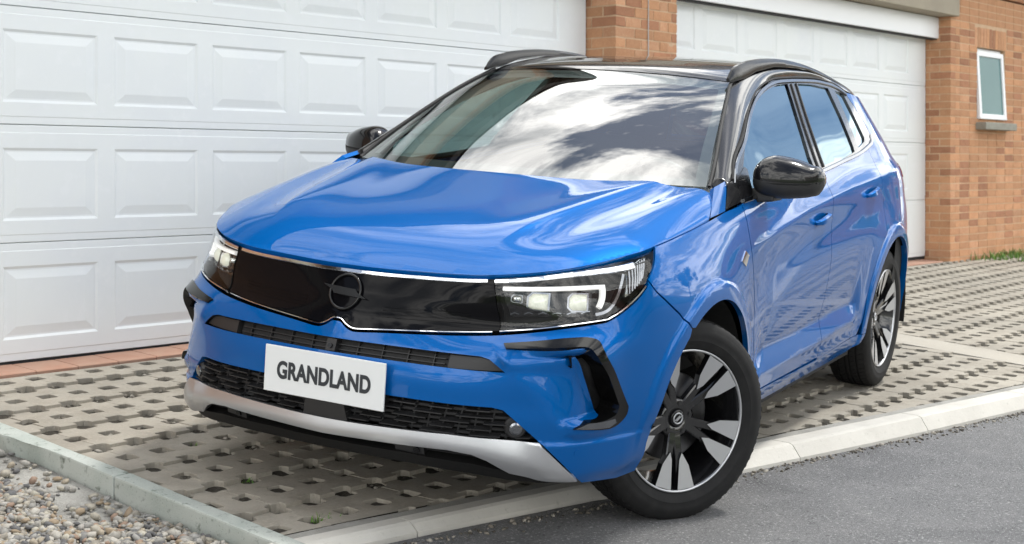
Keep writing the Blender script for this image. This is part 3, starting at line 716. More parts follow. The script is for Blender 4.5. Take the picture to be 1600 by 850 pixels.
def spl_slopes(xs):
    """matrix giving the node slopes of the natural cubic spline"""
    n=len(xs); h=np.diff(xs); A=np.zeros((n,n)); B=np.zeros((n,n))
    A[0,0]=2;A[0,1]=1;B[0,0]=-3/h[0];B[0,1]=3/h[0];A[-1,-1]=2;A[-1,-2]=1;B[-1,-2]=-3/h[-1];B[-1,-1]=3/h[-1]
    for i in range(1,n-1):
        A[i,i-1]=1/h[i-1];A[i,i]=2/h[i-1]+2/h[i];A[i,i+1]=1/h[i]
        B[i,i-1]=-3/h[i-1]**2;B[i,i]=3/h[i-1]**2-3/h[i]**2;B[i,i+1]=3/h[i]**2
    return np.linalg.solve(A,B)
def smooth_mat(xs,lam):
    """natural cubic smoothing spline: node values -> smoothed node values"""
    n=len(xs); h=np.diff(xs); Q=np.zeros((n,n-2)); Rr=np.zeros((n-2,n-2))
    for j in range(1,n-1):
        Q[j-1,j-1]=1/h[j-1];Q[j,j-1]=-1/h[j-1]-1/h[j];Q[j+1,j-1]=1/h[j];Rr[j-1,j-1]=(h[j-1]+h[j])/3
        if j<n-2: Rr[j-1,j]=Rr[j,j-1]=h[j]/6
    return np.linalg.inv(np.eye(n)+lam*Q@np.linalg.solve(Rr,Q.T))
UC=np.concatenate([[0],np.cumsum(np.hypot(np.diff(CX[:,_i6]),np.diff(CY[:,_i6])))])
UMAX=UC[-1]
_k=slice(5,17); _Sm=smooth_mat(np.concatenate([-UC[4:0:-1],UC]),2e-4)     # mirrored start keeps the centre symmetric
def _smooth_cols(Cc_,odd):
    full=np.concatenate([(-1 if odd else 1)*Cc_[4:0:-1],Cc_]); r=_Sm@full; return r[4:]
_sx,_sy=_smooth_cols(CX,False),_smooth_cols(CY,True)
_w=np.clip((UC-.3)/.3,0,1)*np.clip((5.0-UC)/.3,0,1); CX=CX+(_sx-CX)*_w[:,None]; CY=CY+(_sy-CY)*_w[:,None]
_Sz=smooth_mat(ZR,3e-6); CY[6:17]=(_Sz@CY[6:17].T).T
UT=spl_slopes(UC); ZT=spl_slopes(ZR)
def skin0(u,z):
    u=np.asarray(u,float); z=np.asarray(z,float); sh=u.shape
    u=u.ravel(); z=z.ravel()
    # evaluate along z for every column then along u
    P=np.stack([CX.T,CY.T],-1)           # row,col,2
    A=cr(ZR,P,z)                         # n,col,2
    # along u with per-sample data
    xs=UC; h=np.diff(xs); d=np.diff(A,axis=1)/h[None,:,None]; m=np.einsum('ij,njk->nik',UT,A)
    m[:,0]=0; m[:,0,1]=d[:,0,1]; m[:,-1]=0; m[:,-1,1]=d[:,-1,1]
    i=np.clip(np.searchsorted(xs,u)-1,0,len(xs)-2); n=np.arange(len(u))
    hs=h[i][:,None]; t=((u-xs[i])/h[i])[:,None]; t2=t*t; t3=t2*t
    q=(2*t3-3*t2+1)*A[n,i]+(t3-2*t2+t)*hs*m[n,i]+(-2*t3+3*t2)*A[n,i+1]+(t3-t2)*hs*m[n,i+1]
    return q[:,0].reshape(sh),q[:,1].reshape(sh)

FAX,RAX,AXZ=-.085,-2.735,.345
FR_,RR_=.425,.437
def seg_dist(u,z,a,b):
    a=np.array(a);b=np.array(b);d=b-a;L_=np.hypot(*d);return ((u-a[0])*(-d[1])+(z-a[1])*d[0])/L_
NOREC=[False]
def recess(au,z):
    ui=np.interp(z,[.47,.69],[.94,.789]); uo=np.interp(z,[.49,.70],[1.054,.885]); rz=ss(.447,.475,z)*(1-ss(.668,.690,z))
    if NOREC[0]: return np.zeros_like(au)
    us=np.interp(z,[.425,.618,.69],[.79,.60,.60]); t=np.clip((au-us)/(ui-us+1e-6),0,1); e=.06; t=np.where(t<e,t*t/(2*e),t-e/2)/(1-e/2)
    return .054*t*(1-ss(uo-.045,uo-.02,au))*rz
def disp(u,z,x,y):
    au=np.abs(u); d=np.zeros_like(au); side=ss(.95,1.15,au)*(1-ss(4.9,5.1,au))
    for xc,R in ((FAX,FR_),(RAX,RR_)):
        dz=z-AXZ; dx=x-xc; r=np.hypot(dx,np.maximum(dz,0)); below=ss(-.22,.0,dz)
        if xc==FAX: below=np.where(dx>0,ss(-.05,.15,dz),below)
        f=.011*(1-np.clip((r-R-.050)/.018,0,1))+.014*np.exp(-(np.maximum(r-R,0)/.13)**2)
        d=d+f*below*side
    zc=np.interp(-x,[.5,1.26,1.99,2.88,3.4],[.909,1.0,1.057,1.102,1.115]); fade=ss(-.42,-.85,x)*(1-ss(4.75,5.0,au)); dz=z-zc
    d=d+fade*side*(.009*np.exp(-(np.sqrt(dz*dz+.007**2)-.007)/.045)-.008*np.exp(-((dz+.13)/.085)**2)-.004*np.exp(-((dz-.06)/.05)**2))
    zt=np.interp(-x,[.62,.70,.80,1.33,1.97,2.12,2.2],[.40,.455,.484,.492,.512,.505,.45]); zb=np.interp(-x,[.62,.69,1.29,2.2],[.385,.392,.398,.44]); fx=ss(-.60,-.74,x)*(1-ss(-2.05,-2.18,x))*side
    t=np.clip((zt-z)/(zt-zb+1e-6),0,1)
    prof=np.where(z>zt,-.020*np.exp(-(z-zt)/.11),np.where(z>zb,-.020+.030*t,.010*np.exp(-(zb-z)/.05)))
    d=d+fx*prof
    # front corner pod stands proud of the recessed centre band
    s_=-seg_dist(au,z,(.602,.618),(.800,.425)); w=ss(.700,.615,z)*ss(.395,.435,z)*(1-ss(.90,1.05,au))
    d=d+.012*ss(-.004,.016,-s_)*w-.004*ss(.66,.60,z)*ss(.45,.52,z)*(1-ss(.0,.05,-s_))*(1-ss(.8,.9,au))
    d=d-recess(au,z)
    # lip under the corner
    d=d+.010*ss(.404,.392,z)*ss(.66,.74,au)*(1-ss(1.05,1.2,au))*ss(.24,.30,z)
    # nose peak under the emblem
    d=d+.007*np.exp(-(au/.035)**2)*ss(.64,.70,z)*ss(.74,.71,z)
    return d
def base(u,z):
    x,y=skin0(np.abs(u),z); return x,np.where(u<0,-y,y)
E_=.0015
def bnormal(u,z):
    xa,ya=base(u+E_,z); xb,yb=base(u-E_,z); xc,yc=base(u,z+E_); xd,yd_=base(u,z-E_)
    a=np.stack([xa-xb,ya-yb,np.zeros_like(xa)],-1); b=np.stack([xc-xd,yc-yd_,np.full_like(xc,2*E_)],-1)
    n=np.cross(a,b); n/=np.linalg.norm(n,axis=-1,keepdims=True)+1e-12; return n
def skin(u,z):
    u=np.asarray(u,float); z=np.asarray(z,float); x,y=base(u,z); n=bnormal(u,z); d=disp(u,z,x,y)
    return np.stack([x,y,z],-1)+n*d[...,None]
def skin_n(u,z,e=.003):
    a=skin(u+e,z)-skin(u-e,z); b=skin(u,z+e)-skin(u,z-e); n=np.cross(a,b); return n/(np.linalg.norm(n,axis=-1,keepdims=True)+1e-12)
def skinp(u,z,off=0.):
    u=np.atleast_1d(np.asarray(u,float)); z=np.atleast_1d(np.asarray(z,float)); p=skin(u,z)
    return p+skin_n(u,z)*off if off else p
def resample(poly,res):
    poly=np.asarray(poly,float); out=[]
    for i in range(len(poly)):
        a,b=poly[i],poly[(i+1)%len(poly)]; L_=np.hypot(*(b-a))
        if L_<1e-6: continue
        n=max(1,int(math.ceil(L_/res)))
        for k in range(n): out.append(a+(b-a)*k/n)
    return np.array(out)
def resample_open(p,res):
    d=np.concatenate([[0],np.cumsum(np.linalg.norm(np.diff(p,axis=0),axis=1))]); n=max(2,int(d[-1]/res)); t=np.linspace(0,d[-1],n+1); return np.stack([np.interp(t,d,p[:,0]),np.interp(t,d,p[:,1])],-1)
def area2(p): x,y=p[:,0],p[:,1]; return np.sum(x*np.roll(y,-1)-np.roll(x,-1)*y)
def near_boundary(P,segs,d):
    m=np.zeros(len(P),bool)
    for s in segs:
        a=s; b=np.roll(s,-1,0)
        for p,q in zip(a,b):
            lo=np.minimum(p,q)-d; hi=np.maximum(p,q)+d
            k=np.where((P[:,0]>lo[0])&(P[:,0]<hi[0])&(P[:,1]>lo[1])&(P[:,1]<hi[1])&~m)[0]
            if len(k)==0: continue
            v=q-p; t=np.clip(((P[k]-p)@v)/(v@v+1e-12),0,1); m[k]|=np.linalg.norm(P[k]-(p+t[:,None]*v),axis=1)<d
    return m
def patch(name,outer,holes,fn,nfn,mats,parent,depth=.02,res=.014,off=0.,rim=None,flip=False,feats=()):
    """surface patch cut by outlines in its parameter plane, with walls of the given depth round every edge.
    fn(a,b)->points, nfn(a,b)->normals. rim: material slot for the walls of the holes"""
    outer=resample(outer,res); 
    if area2(outer)<0: outer=outer[::-1]
    hs=[resample(h,res) for h in holes]
    lo,hi=outer.min(0),outer.max(0)
    gx_=np.arange(lo[0],hi[0],res); gy_=np.arange(lo[1],hi[1],res)
    A,B=np.meshgrid(gx_,gy_,indexing='ij'); P=np.stack([A.ravel(),B.ravel()],-1)
    m=inside_poly(P[:,0],P[:,1],outer)
    for h in hs: m&=~inside_poly(P[:,0],P[:,1],h)
    P=P[m]; P=P[~near_boundary(P,[outer]+hs,res*.45)]
    for ft in feats:
        q=resample_open(np.asarray(ft,float),res*.8); mm=inside_poly(q[:,0],q[:,1],outer)
        for h in hs: mm&=~inside_poly(q[:,0],q[:,1],h)
        q=q[mm]; 
        if len(q)==0: continue
        q=q[~near_boundary(q,[outer]+hs,res*.35)]
        if len(q)==0: continue
        dd=np.ones(len(P),bool)
        for c0 in range(0,len(q),200):
            dd&=(np.linalg.norm(P[:,None]-q[None,c0:c0+200],axis=2).min(1)>res*.5)
        P=np.concatenate([P[dd],q])
    Q,T,nb=cdt([tuple(p) for p in outer],[[tuple(p) for p in h] for h in hs],[tuple(p) for p in P])
    used=np.unique(T); rm=-np.ones(len(Q),int); rm[used]=np.arange(len(used)); Q=Q[used]; T=rm[T]
    n=nfn(Q[:,0],Q[:,1]); X=fn(Q[:,0],Q[:,1])+n*(off(Q[:,0],Q[:,1])[:,None] if callable(off) else off)
    if callable(off):
        e=.003; f_=lambda a,b:fn(a,b)+nfn(a,b)*off(a,b)[:,None]; n=np.cross(f_(Q[:,0]+e,Q[:,1])-f_(Q[:,0]-e,Q[:,1]),f_(Q[:,0],Q[:,1]+e)-f_(Q[:,0],Q[:,1]-e)); n/=np.linalg.norm(n,axis=1,keepdims=True)
    if flip: T=T[:,::-1]; 
    V=list(X); F=[tuple(t) for t in T]; NN=list(n); MI=[0]*len(F)
    if depth:
        ec=set(); 
        for t in T:
            for i in range(3): ec.add((t[i],t[(i+1)%3]))
        bd=[(a,b) for a,b in ec if (b,a) not in ec]
        for a,b in bd:
            pa,pb=X[a],X[b]; na,nb_=n[a],n[b]; e=np.cross(pb-pa,na); e/=np.linalg.norm(e)+1e-12
            k=len(V); V+=[pb,pa,pa-na*depth,pb-nb_*depth]; NN+=[e]*4; F.append((k,k+1,k+2,k+3))
            ho=0
            if rim is not None and hs:
                c=(Q[a]+Q[b])/2
                for h in hs:
                    if near_boundary(c[None],[h],1e-4)[0]: ho=rim
            MI.append(ho)
    return mobj(name,V,F,mats,parent,NN,midx=MI)
def panel(name,outer,holes=(),mats=None,parent=None,depth=.02,res=.014,off=0.,rim=None,mirror=False,use_feats=False):
    o=[np.array(p,float) for p in outer]; hs=[np.asarray(h,float) for h in holes]; o=np.array(o)
    if mirror: o=o*np.array([-1,1]); hs=[h*np.array([-1,1]) for h in hs]
    return patch(name,o,hs,lambda a,b:skin(a,b),lambda a,b:skin_n(a,b),mats or MAT['paint'],parent or car,depth,res,off,rim,False,[np.asarray(f)*np.array([-1 if mirror else 1,1]) for f in FEATS]+([np.asarray(f)*np.array([-1,1]) for f in FEATS] if use_feats==2 else []) if use_feats else ())
def sym(half):
    """close a half outline (u>=0, from top centre round to bottom centre) with its mirror image"""
    h=[tuple(p) for p in half]; return h+[(-u,z) for u,z in reversed(h) if u>1e-6]
def both(name,outer,holes=(),**k): 
    a=panel(name,outer,holes,**k); b=panel(name,outer,holes,mirror=True,**k); return a,b
def ribbon(name,path,w,mat,parent,h=.006,off=.002,mirror=False,closed=False,w2=None,mode='skin',pts3=None,nrm3=None):
    """raised strip that follows a (u,z) path on the skin; w: width (may be array); bevelled section"""
    if pts3 is None:
        p=np.asarray(path,float); s=-1 if mirror else 1
        X=skinp(s*p[:,0],p[:,1]); Nn=skin_n(s*p[:,0],p[:,1])
    else: X,Nn=np.asarray(pts3,float),np.asarray(nrm3,float)
    t=np.gradient(X,axis=0); t/=np.linalg.norm(t,axis=1,keepdims=True)+1e-12; bn=np.cross(t,Nn); bn/=np.linalg.norm(bn,axis=1,keepdims=True)+1e-12
    ww=np.asarray(w if np.ndim(w) else np.full(len(X),w),float)[:,None]
    prof=[(-.5,-.008),(-.5,.4*h),(-.36,h),(.36,h),(.5,.4*h),(.5,-.008)]
    V=[];F=[];m=len(prof)
    for i in range(len(X)):
        for a,b in prof: V.append(X[i]+bn[i]*a*ww[i]+Nn[i]*(off+b))
    for i in range(len(X)-1):
        for j in range(m-1): 
            f=(i*m+j,(i+1)*m+j,(i+1)*m+j+1,i*m+j+1); F.append(f)
    F.append(tuple(range(m))); F.append(tuple((len(X)-1)*m+j for j in range(m-1,-1,-1)))
    o=mobj(name,V,F,mat,parent,smooth=False)
    bm=bmesh.new(); bm.from_mesh(o.data); bmesh.ops.recalc_face_normals(bm,faces=bm.faces); bm.to_mesh(o.data); bm.free(); return o
def arch(xc,R,a0,a1,n=40):
    th=np.linspace(math.radians(a0),math.radians(a1),n); uc=U0-xc
    return [(uc-R*math.cos(t),AXZ+R*math.sin(t)) for t in th]      # 0 deg = forward, 90 = top
U0=float(np.interp(0,[-CX[8,0],-CX[7,0]][::-1] if False else [0,1],[UC[8],UC[8]]))
FEATS=[]
for xc,R in ((FAX,FR_),(RAX,RR_)):
    for q in (.050,.059,.068): FEATS.append(arch(xc,R+q,5,175,80))
_x=np.linspace(.62,2.18,60)
for f_ in (lambda v:np.interp(v,[.62,.70,.80,1.33,1.97,2.12,2.2],[.40,.455,.484,.492,.512,.505,.45]),lambda v:np.interp(v,[.62,.69,1.29,2.2],[.385,.392,.398,.44])): FEATS.append([(U0+v,float(f_(v))) for v in _x])
for o_ in (-.022,-.014,-.007,0,.007,.014,.022): FEATS.append([(U0+v,o_+float(np.interp(v,[.5,1.26,1.99,2.88,3.4],[.909,1.0,1.057,1.102,1.115]))) for v in np.linspace(.45,3.1,120)])
for o_ in (-.004,.0,.004,.008,.012,.016): FEATS.append([(.602+.7*o_,.618+.7*o_),(.800+.7*o_,.425+.7*o_)])
# ---- key curves in (u,z)
CL=[(0,.712),(.016,.711),(.034,.700),(.062,.690),(.093,.690),(.174,.697),(.302,.706),(.42,.714),(.538,.724),(.675,.743),(.754,.756),(.82,.765),(.882,.772)]
CL=[tuple(q) for q in np.concatenate([smooth(CL[:5],step=.008),smooth(CL[4:],step=.02)[1:]])]
HLO=[tuple(q) for q in smooth([(.882,.772),(.917,.788),(.995,.829),(1.100,.883),(1.180,.932),(1.224,.974)],step=.02)]
HE=[tuple(q) for q in smooth([(0,.874),(.14,.8745),(.257,.878),(.434,.886),(.557,.898),(.735,.923),(.892,.945),(1.06,.965),(1.254,.984),(1.41,1.003),(1.666,1.037)],step=.02)]
BF=[(1.097,.880),(1.148,.844),(1.212,.811),(1.297,.760),(1.365,.705)]
fa=arch(FAX,FR_,0,180,60); ra=arch(RAX,RR_,0,180,60)
fa_front=[p for p in fa if p[0]<1.365][::-1]      # from the bumper gap down to hub height
fa_rest=[p for p in fa if p[0]>=1.372]
def off_curve(c,d): return [(u,z+d) for u,z in c]
# ---- front bumper (one piece, both sides) -------------------------------------------------
mesh_edge=[(0,.502),(.30,.502),(.567,.501),(.602,.494),(.646,.456),(.712,.399)]
slot=[(0,.651),(.30,.652),(.515,.652),(.546,.646),(.574,.628),(.598,.610),(0,.610)]
slot_full=sym([(0,.651),(.30,.652),(.515,.652),(.546,.646),(.574,.628),(.600,.609),(.47,.6095),(.30,.610),(0,.610)])
half=off_curve(CL,-.0135)+[(u+.006,z-.013) for u,z in HLO[1:] if z<.872]+[(1.097,.870)]+[(u-.002,z-.002) for u,z in BF]+fa_front+[(1.203,.30),(1.205,.243),(1.09,.238),(.878,.257),(.842,.284),(.722,.393),(.712,.399)]+mesh_edge[::-1][1:]
ac_band=[(.832,.672),(.872,.690),(.885,.692),(.918,.655),(1.030,.497),(1.030,.470),(1.0,.447),(.957,.456),(.942,.488)]
bumper=panel('front_bumper',sym(half),[slot_full,np.array(ac_band),np.array(ac_band)*[-1,1]],mats=[MAT['paint'],MAT['gloss']],depth=.03,res=.012,rim=1,use_feats=2)
for sgn in (False,True):
    k=-1 if sgn else 1
    g=panel('air_curtain',[(.775,.70),(.90,.70),(1.05,.50),(1.04,.44),(.94,.44),(.92,.50)],mats=MAT['satin'],off=-.035,depth=0,mirror=sgn)
    cpoly=np.concatenate([smooth([(.577,.690),(.68,.703),(.778,.715),(.838,.716),(.880,.706),(.916,.676)],step=.012),smooth([(.916,.676),(.985,.584),(1.054,.490)],step=.02)[1:],smooth([(1.054,.490),(1.053,.468),(1.017,.438),(.972,.430)],step=.012)[1:],[(.818,.4445),(.870,.463)],smooth([(.870,.463),(.957,.464),(1.0,.477),(1.006,.499)],step=.012)[1:],smooth([(1.006,.499),(.95,.580),(.890,.664)],step=.02)[1:],smooth([(.890,.664),(.864,.685),(.80,.691)],step=.012)[1:],[(.70,.684),(.592,.677)]])
    NOREC[0]=True
    panel('gloss_trim',[tuple(q) for q in cpoly],mats=MAT['piano'],parent=g,off=.007,depth=.075,mirror=sgn,res=.010)
    panel('lower_fin',[(.826,.4455),(.965,.435),(1.0,.445),(.99,.459),(.870,.461)],mats=MAT['dchrome'],parent=g,off=.009,depth=.012,mirror=sgn,res=.02)
    NOREC[0]=False
# slot insert, sensor, slats
sl_=panel('bumper_slot',sym([(0,.66),(.54,.66),(.615,.60),(0,.60)]),mats=MAT['matte'],off=-.035,depth=0,res=.03)
for zz in (.622,.638):
    pth=[(u,zz) for u in np.linspace(-.40,.40,41)]; ribbon('slat',pth,.004,MAT['satin'],sl_,h=.012,off=-.034)
for u in np.linspace(-.36,.36,9):
    if abs(u)>.03: ribbon('rib',[(u,.611),(u,.63),(u,.650)],.004,MAT['satin'],sl_,h=.010,off=-.034)
for k in (1,-1): panel('slot_blank',[(k*.415,.6505),(k*.515,.6505),(k*.546,.6445),(k*.572,.6265),(k*.594,.6115),(k*.415,.6115)],mats=MAT['satin'],parent=sl_,off=-.012,depth=.02,res=.02)
sen=panel('camera',[(-.018,.648),(.018,.648),(.018,.613),(-.018,.613)],mats=MAT['satin'],parent=sl_,off=-.004,depth=.03,res=.02)
V=[];F=[]; c0=skinp(0,.627,-.003)[0]; nn=skin_n(np.array([0.]),np.array([.627]))[0]; tube(V,F,[c0,c0+nn*.006],.008,14); mobj('camera_lens',V,F,MAT['gloss'],sl_)
# lower mesh grille
lg=panel('lower_grille',sym([(0,.51),(.57,.51),(.61,.50),(.655,.46),(.725,.39),(0,.385)]),mats=MAT['dark'],off=-.05,depth=0,res=.03)
zi=[.484,.464,.444,.424,.405]
for r,zz in enumerate(zi):
    umax=np.interp(zz,[.399,.456,.494,.5],[.700,.632,.590,.56])
    u=-umax+.01+(.03 if r%2 else 0)
    pth=[(q,zz) for q in np.linspace(-umax,umax,61)]
    ribbon('slat',pth,.010,MAT['matte'],lg,h=.004,off=-.030)
    while u<umax-.05:
        Lb=.075+.02*((r*7+int(u*50))%3); e=min(u+Lb,umax-.01)
        ribbon('fin',[(q,zz+.002) for q in np.linspace(u,e,5)],.0045,MAT['satin'],lg,h=.026,off=-.030); u=e+.045
for u in np.linspace(-.62,.62,25):
    zt_=np.interp(abs(u),[0,.567,.602,.646,.712],[.5,.5,.492,.455,.40]); ribbon('rib',[(u-.012,.395),(u,(.395+zt_)/2),(u+.012,zt_-.002)],.007,MAT['matte'],lg,h=.006,off=-.032)
br=panel('plate_bracket',[(-.075,.45),(.075,.45),(.085,.40),(.06,.375),(-.06,.375),(-.085,.40)],mats=MAT['satin'],parent=lg,off=.002,depth=.03,res=.03)
for k in (1,-1):
    fc=skinp(k*.640,.437,-.012)[0]; fn=skin_n(np.array([k*.64]),np.array([.437]))[0]
    V=[];F=[]; tube(V,F,[fc-fn*.03,fc-fn*.004,fc+fn*.004],[.034,.036,.029],18); fg=mobj('fog_light',V,F,MAT['satin'],car,smooth=False)
    V=[];F=[]; tube(V,F,[fc+fn*.002,fc+fn*.010,fc+fn*.013],[.021,.020,.014],18); mobj('lamp_lens',V,F,MAT['dchrome'],fg)
# silver skid and black lower lip
skid=sym([(0,.397),(.126,.399),(.435,.407),(.575,.403),(.712,.396),(.722,.388),(.842,.281),(.78,.279),(.700,.280),(.612,.296),(.548,.337),(.505,.354),(.432,.361),(.268,.356),(0,.351)])
SKL=smooth([(0,.361),(.43,.370),(.53,.363),(.62,.344),(.72,.325),(.86,.285)],step=.02)
def skid_lift(u,z):
    au=np.abs(u); zb=np.interp(au,SKL[:,0],SKL[:,1]); up=np.clip((z-zb)/(.402-zb+1e-6),0,1)
    q=z-zb; e_=.010; pos=.5*(q+np.sqrt(q*q+e_*e_)); neg=.5*(-q+np.sqrt(q*q+e_*e_)); return .020-.36*pos*(1-.55*ss(.62,.75,au))-.25*neg
_sk=[tuple(q) for q in SKL]; _skl=[[(u*k,z+o) for u,z in _sk] for k in (1,-1) for o in (-.018,-.009,0,.009,.018)]
patch('skid_plate',skid,[],lambda a,b:skin(a,b),lambda a,b:skin_n(a,b),MAT['silver'],car,.05,.010,skid_lift,None,False,_skl)
rib=smooth([(-.60,.36),(-.45,.375),(0,.366),(.45,.375),(.60,.36)],step=.02)
lp=panel('lower_valance',sym([(0,.36),(.52,.36),(.62,.30),(.74,.285),(.74,.26),(.52,.27),(0,.275)]),mats=MAT['matte'],off=-.045,depth=0,res=.03)
for zz in (.325,.335): ribbon('slat',[(u,zz) for u in np.linspace(-.48,.48,41)],.005,MAT['satin'],lp,h=.012,off=-.044)
for u in (.29,-.42): panel('radar',[(u-.05,.342),(u+.05,.338),(u+.05,.313),(u-.05,.317)],mats=MAT['satin'],parent=lp,off=-.018,depth=.03,res=.03); 
for u in (.315,-.405):
    c0=skinp(u,.328,-.018)[0]; nn=skin_n(np.array([u]),np.array([.328]))[0]; V=[];F=[]; tube(V,F,[c0,c0+nn*.005],.011,14); mobj('sensor',V,F,MAT['gloss'],lp)
panel('lower_lip',sym([(0,.316),(.26,.316),(.50,.307),(.60,.291),(.72,.280),(.845,.279),(.86,.262),(.72,.256),(.6,.260),(.5,.270),(.26,.280),(0,.283)]),mats=MAT['lip'],off=-.010,depth=.16,res=.02)
for k in (1,-1):
    c0=skinp(k*.845,.365,.0)[0]; nn=skin_n(np.array([k*.845]),np.array([.365]))[0]; V=[];F=[]; tube(V,F,[c0-nn*.004,c0+nn*.0015],.012,16); mobj('parking_sensor',V,F,MAT['paint'],car)
# ---- grille panel, chrome strips, emblem -------------------------------------------------------
def curve_at(c,u): c=np.array(c); return float(np.interp(u,c[:,0],c[:,1]))
SPL=.502; SPB=.538
g_half=[(u,z-.012) for u,z in HE if u<SPL]+[(SPL,curve_at(HE,SPL)-.012),(SPB,curve_at(CL,SPB)+.002)]+[(u,z+.002) for u,z in CL[::-1] if u<SPB]
grille=panel('grille_panel',sym(g_half),mats=MAT['grillegloss'],off=-.006,depth=.02,res=.014)
strip=[(u,z-.0175) for u,z in HE if u<.50]; strip=[(-u,z) for u,z in strip[::-1]]+strip[1:]
ribbon('chrome_strip',strip,.0125,MAT['chrome'],grille,h=.004,off=-.004)
low=[(u,z-.0035) for u,z in CL if u<SPB]; low=[(-u,z) for u,z in low[::-1]]+low[1:]
ribbon('chrome_strip',low,.0042,MAT['chrome'],grille,h=.003,off=-.001)
for zz in np.linspace(.728,.757,4):
    for k in (1,-1): ribbon('slat',[(k*u,zz+.012*(u/.45)) for u in np.linspace(.15,.44,22)],.004,MAT['grillegloss'],grille,h=.002,off=-.006)
# emblem: ring with a lightning bolt across it
ec=skinp(0,.791,.001)[0]; en=skin_n(np.array([0.]),np.array([.791]))[0]; er=np.array([0,1.,0]); eu=np.cross(en,er); eu=eu if eu[2]>0 else -eu
V=[];F=[];R1,r1_=.057,.0045
for i in range(40):
    a=2*math.pi*i/40; d=er*math.cos(a)+eu*math.sin(a)
    for j in range(8):
        b=2*math.pi*j/8; V.append(ec+d*(R1+r1_*math.cos(b))+en*r1_*.8*math.sin(b))
for i in range(40):
    for j in range(8): F.append((i*8+j,((i+1)%40)*8+j,((i+1)%40)*8+(j+1)%8,i*8+(j+1)%8))
MAT['emblem']=material('smoked_emblem',(.006,.0065,.007),.18,spec=.4)
emb=mobj('emblem',V,F,MAT['emblem'],grille,smooth=True)
def extrude2d(name,poly,o,ax,ay,n,h,mat,parent):
    b=len(poly); V=[o+ax*p[0]+ay*p[1]+n*h for p in poly]+[o+ax*p[0]+ay*p[1] for p in poly]
    F=[tuple(range(b))]+[(i,b+i,b+(i+1)%b,(i+1)%b) for i in range(b)]
    o_=mobj(name,V,F,mat,parent); bm=bmesh.new(); bm.from_mesh(o_.data); bmesh.ops.recalc_face_normals(bm,faces=bm.faces); bm.to_mesh(o_.data); bm.free(); return o_
# as seen from the front the car's left (+y) is on the right
extrude2d('emblem_bolt',[(-.088,.017),(.040,.010),(.050,-.001),(.088,-.017),(-.040,-.010),(-.050,.001)],ec,er,eu,en,.004,MAT['emblem'],grille)
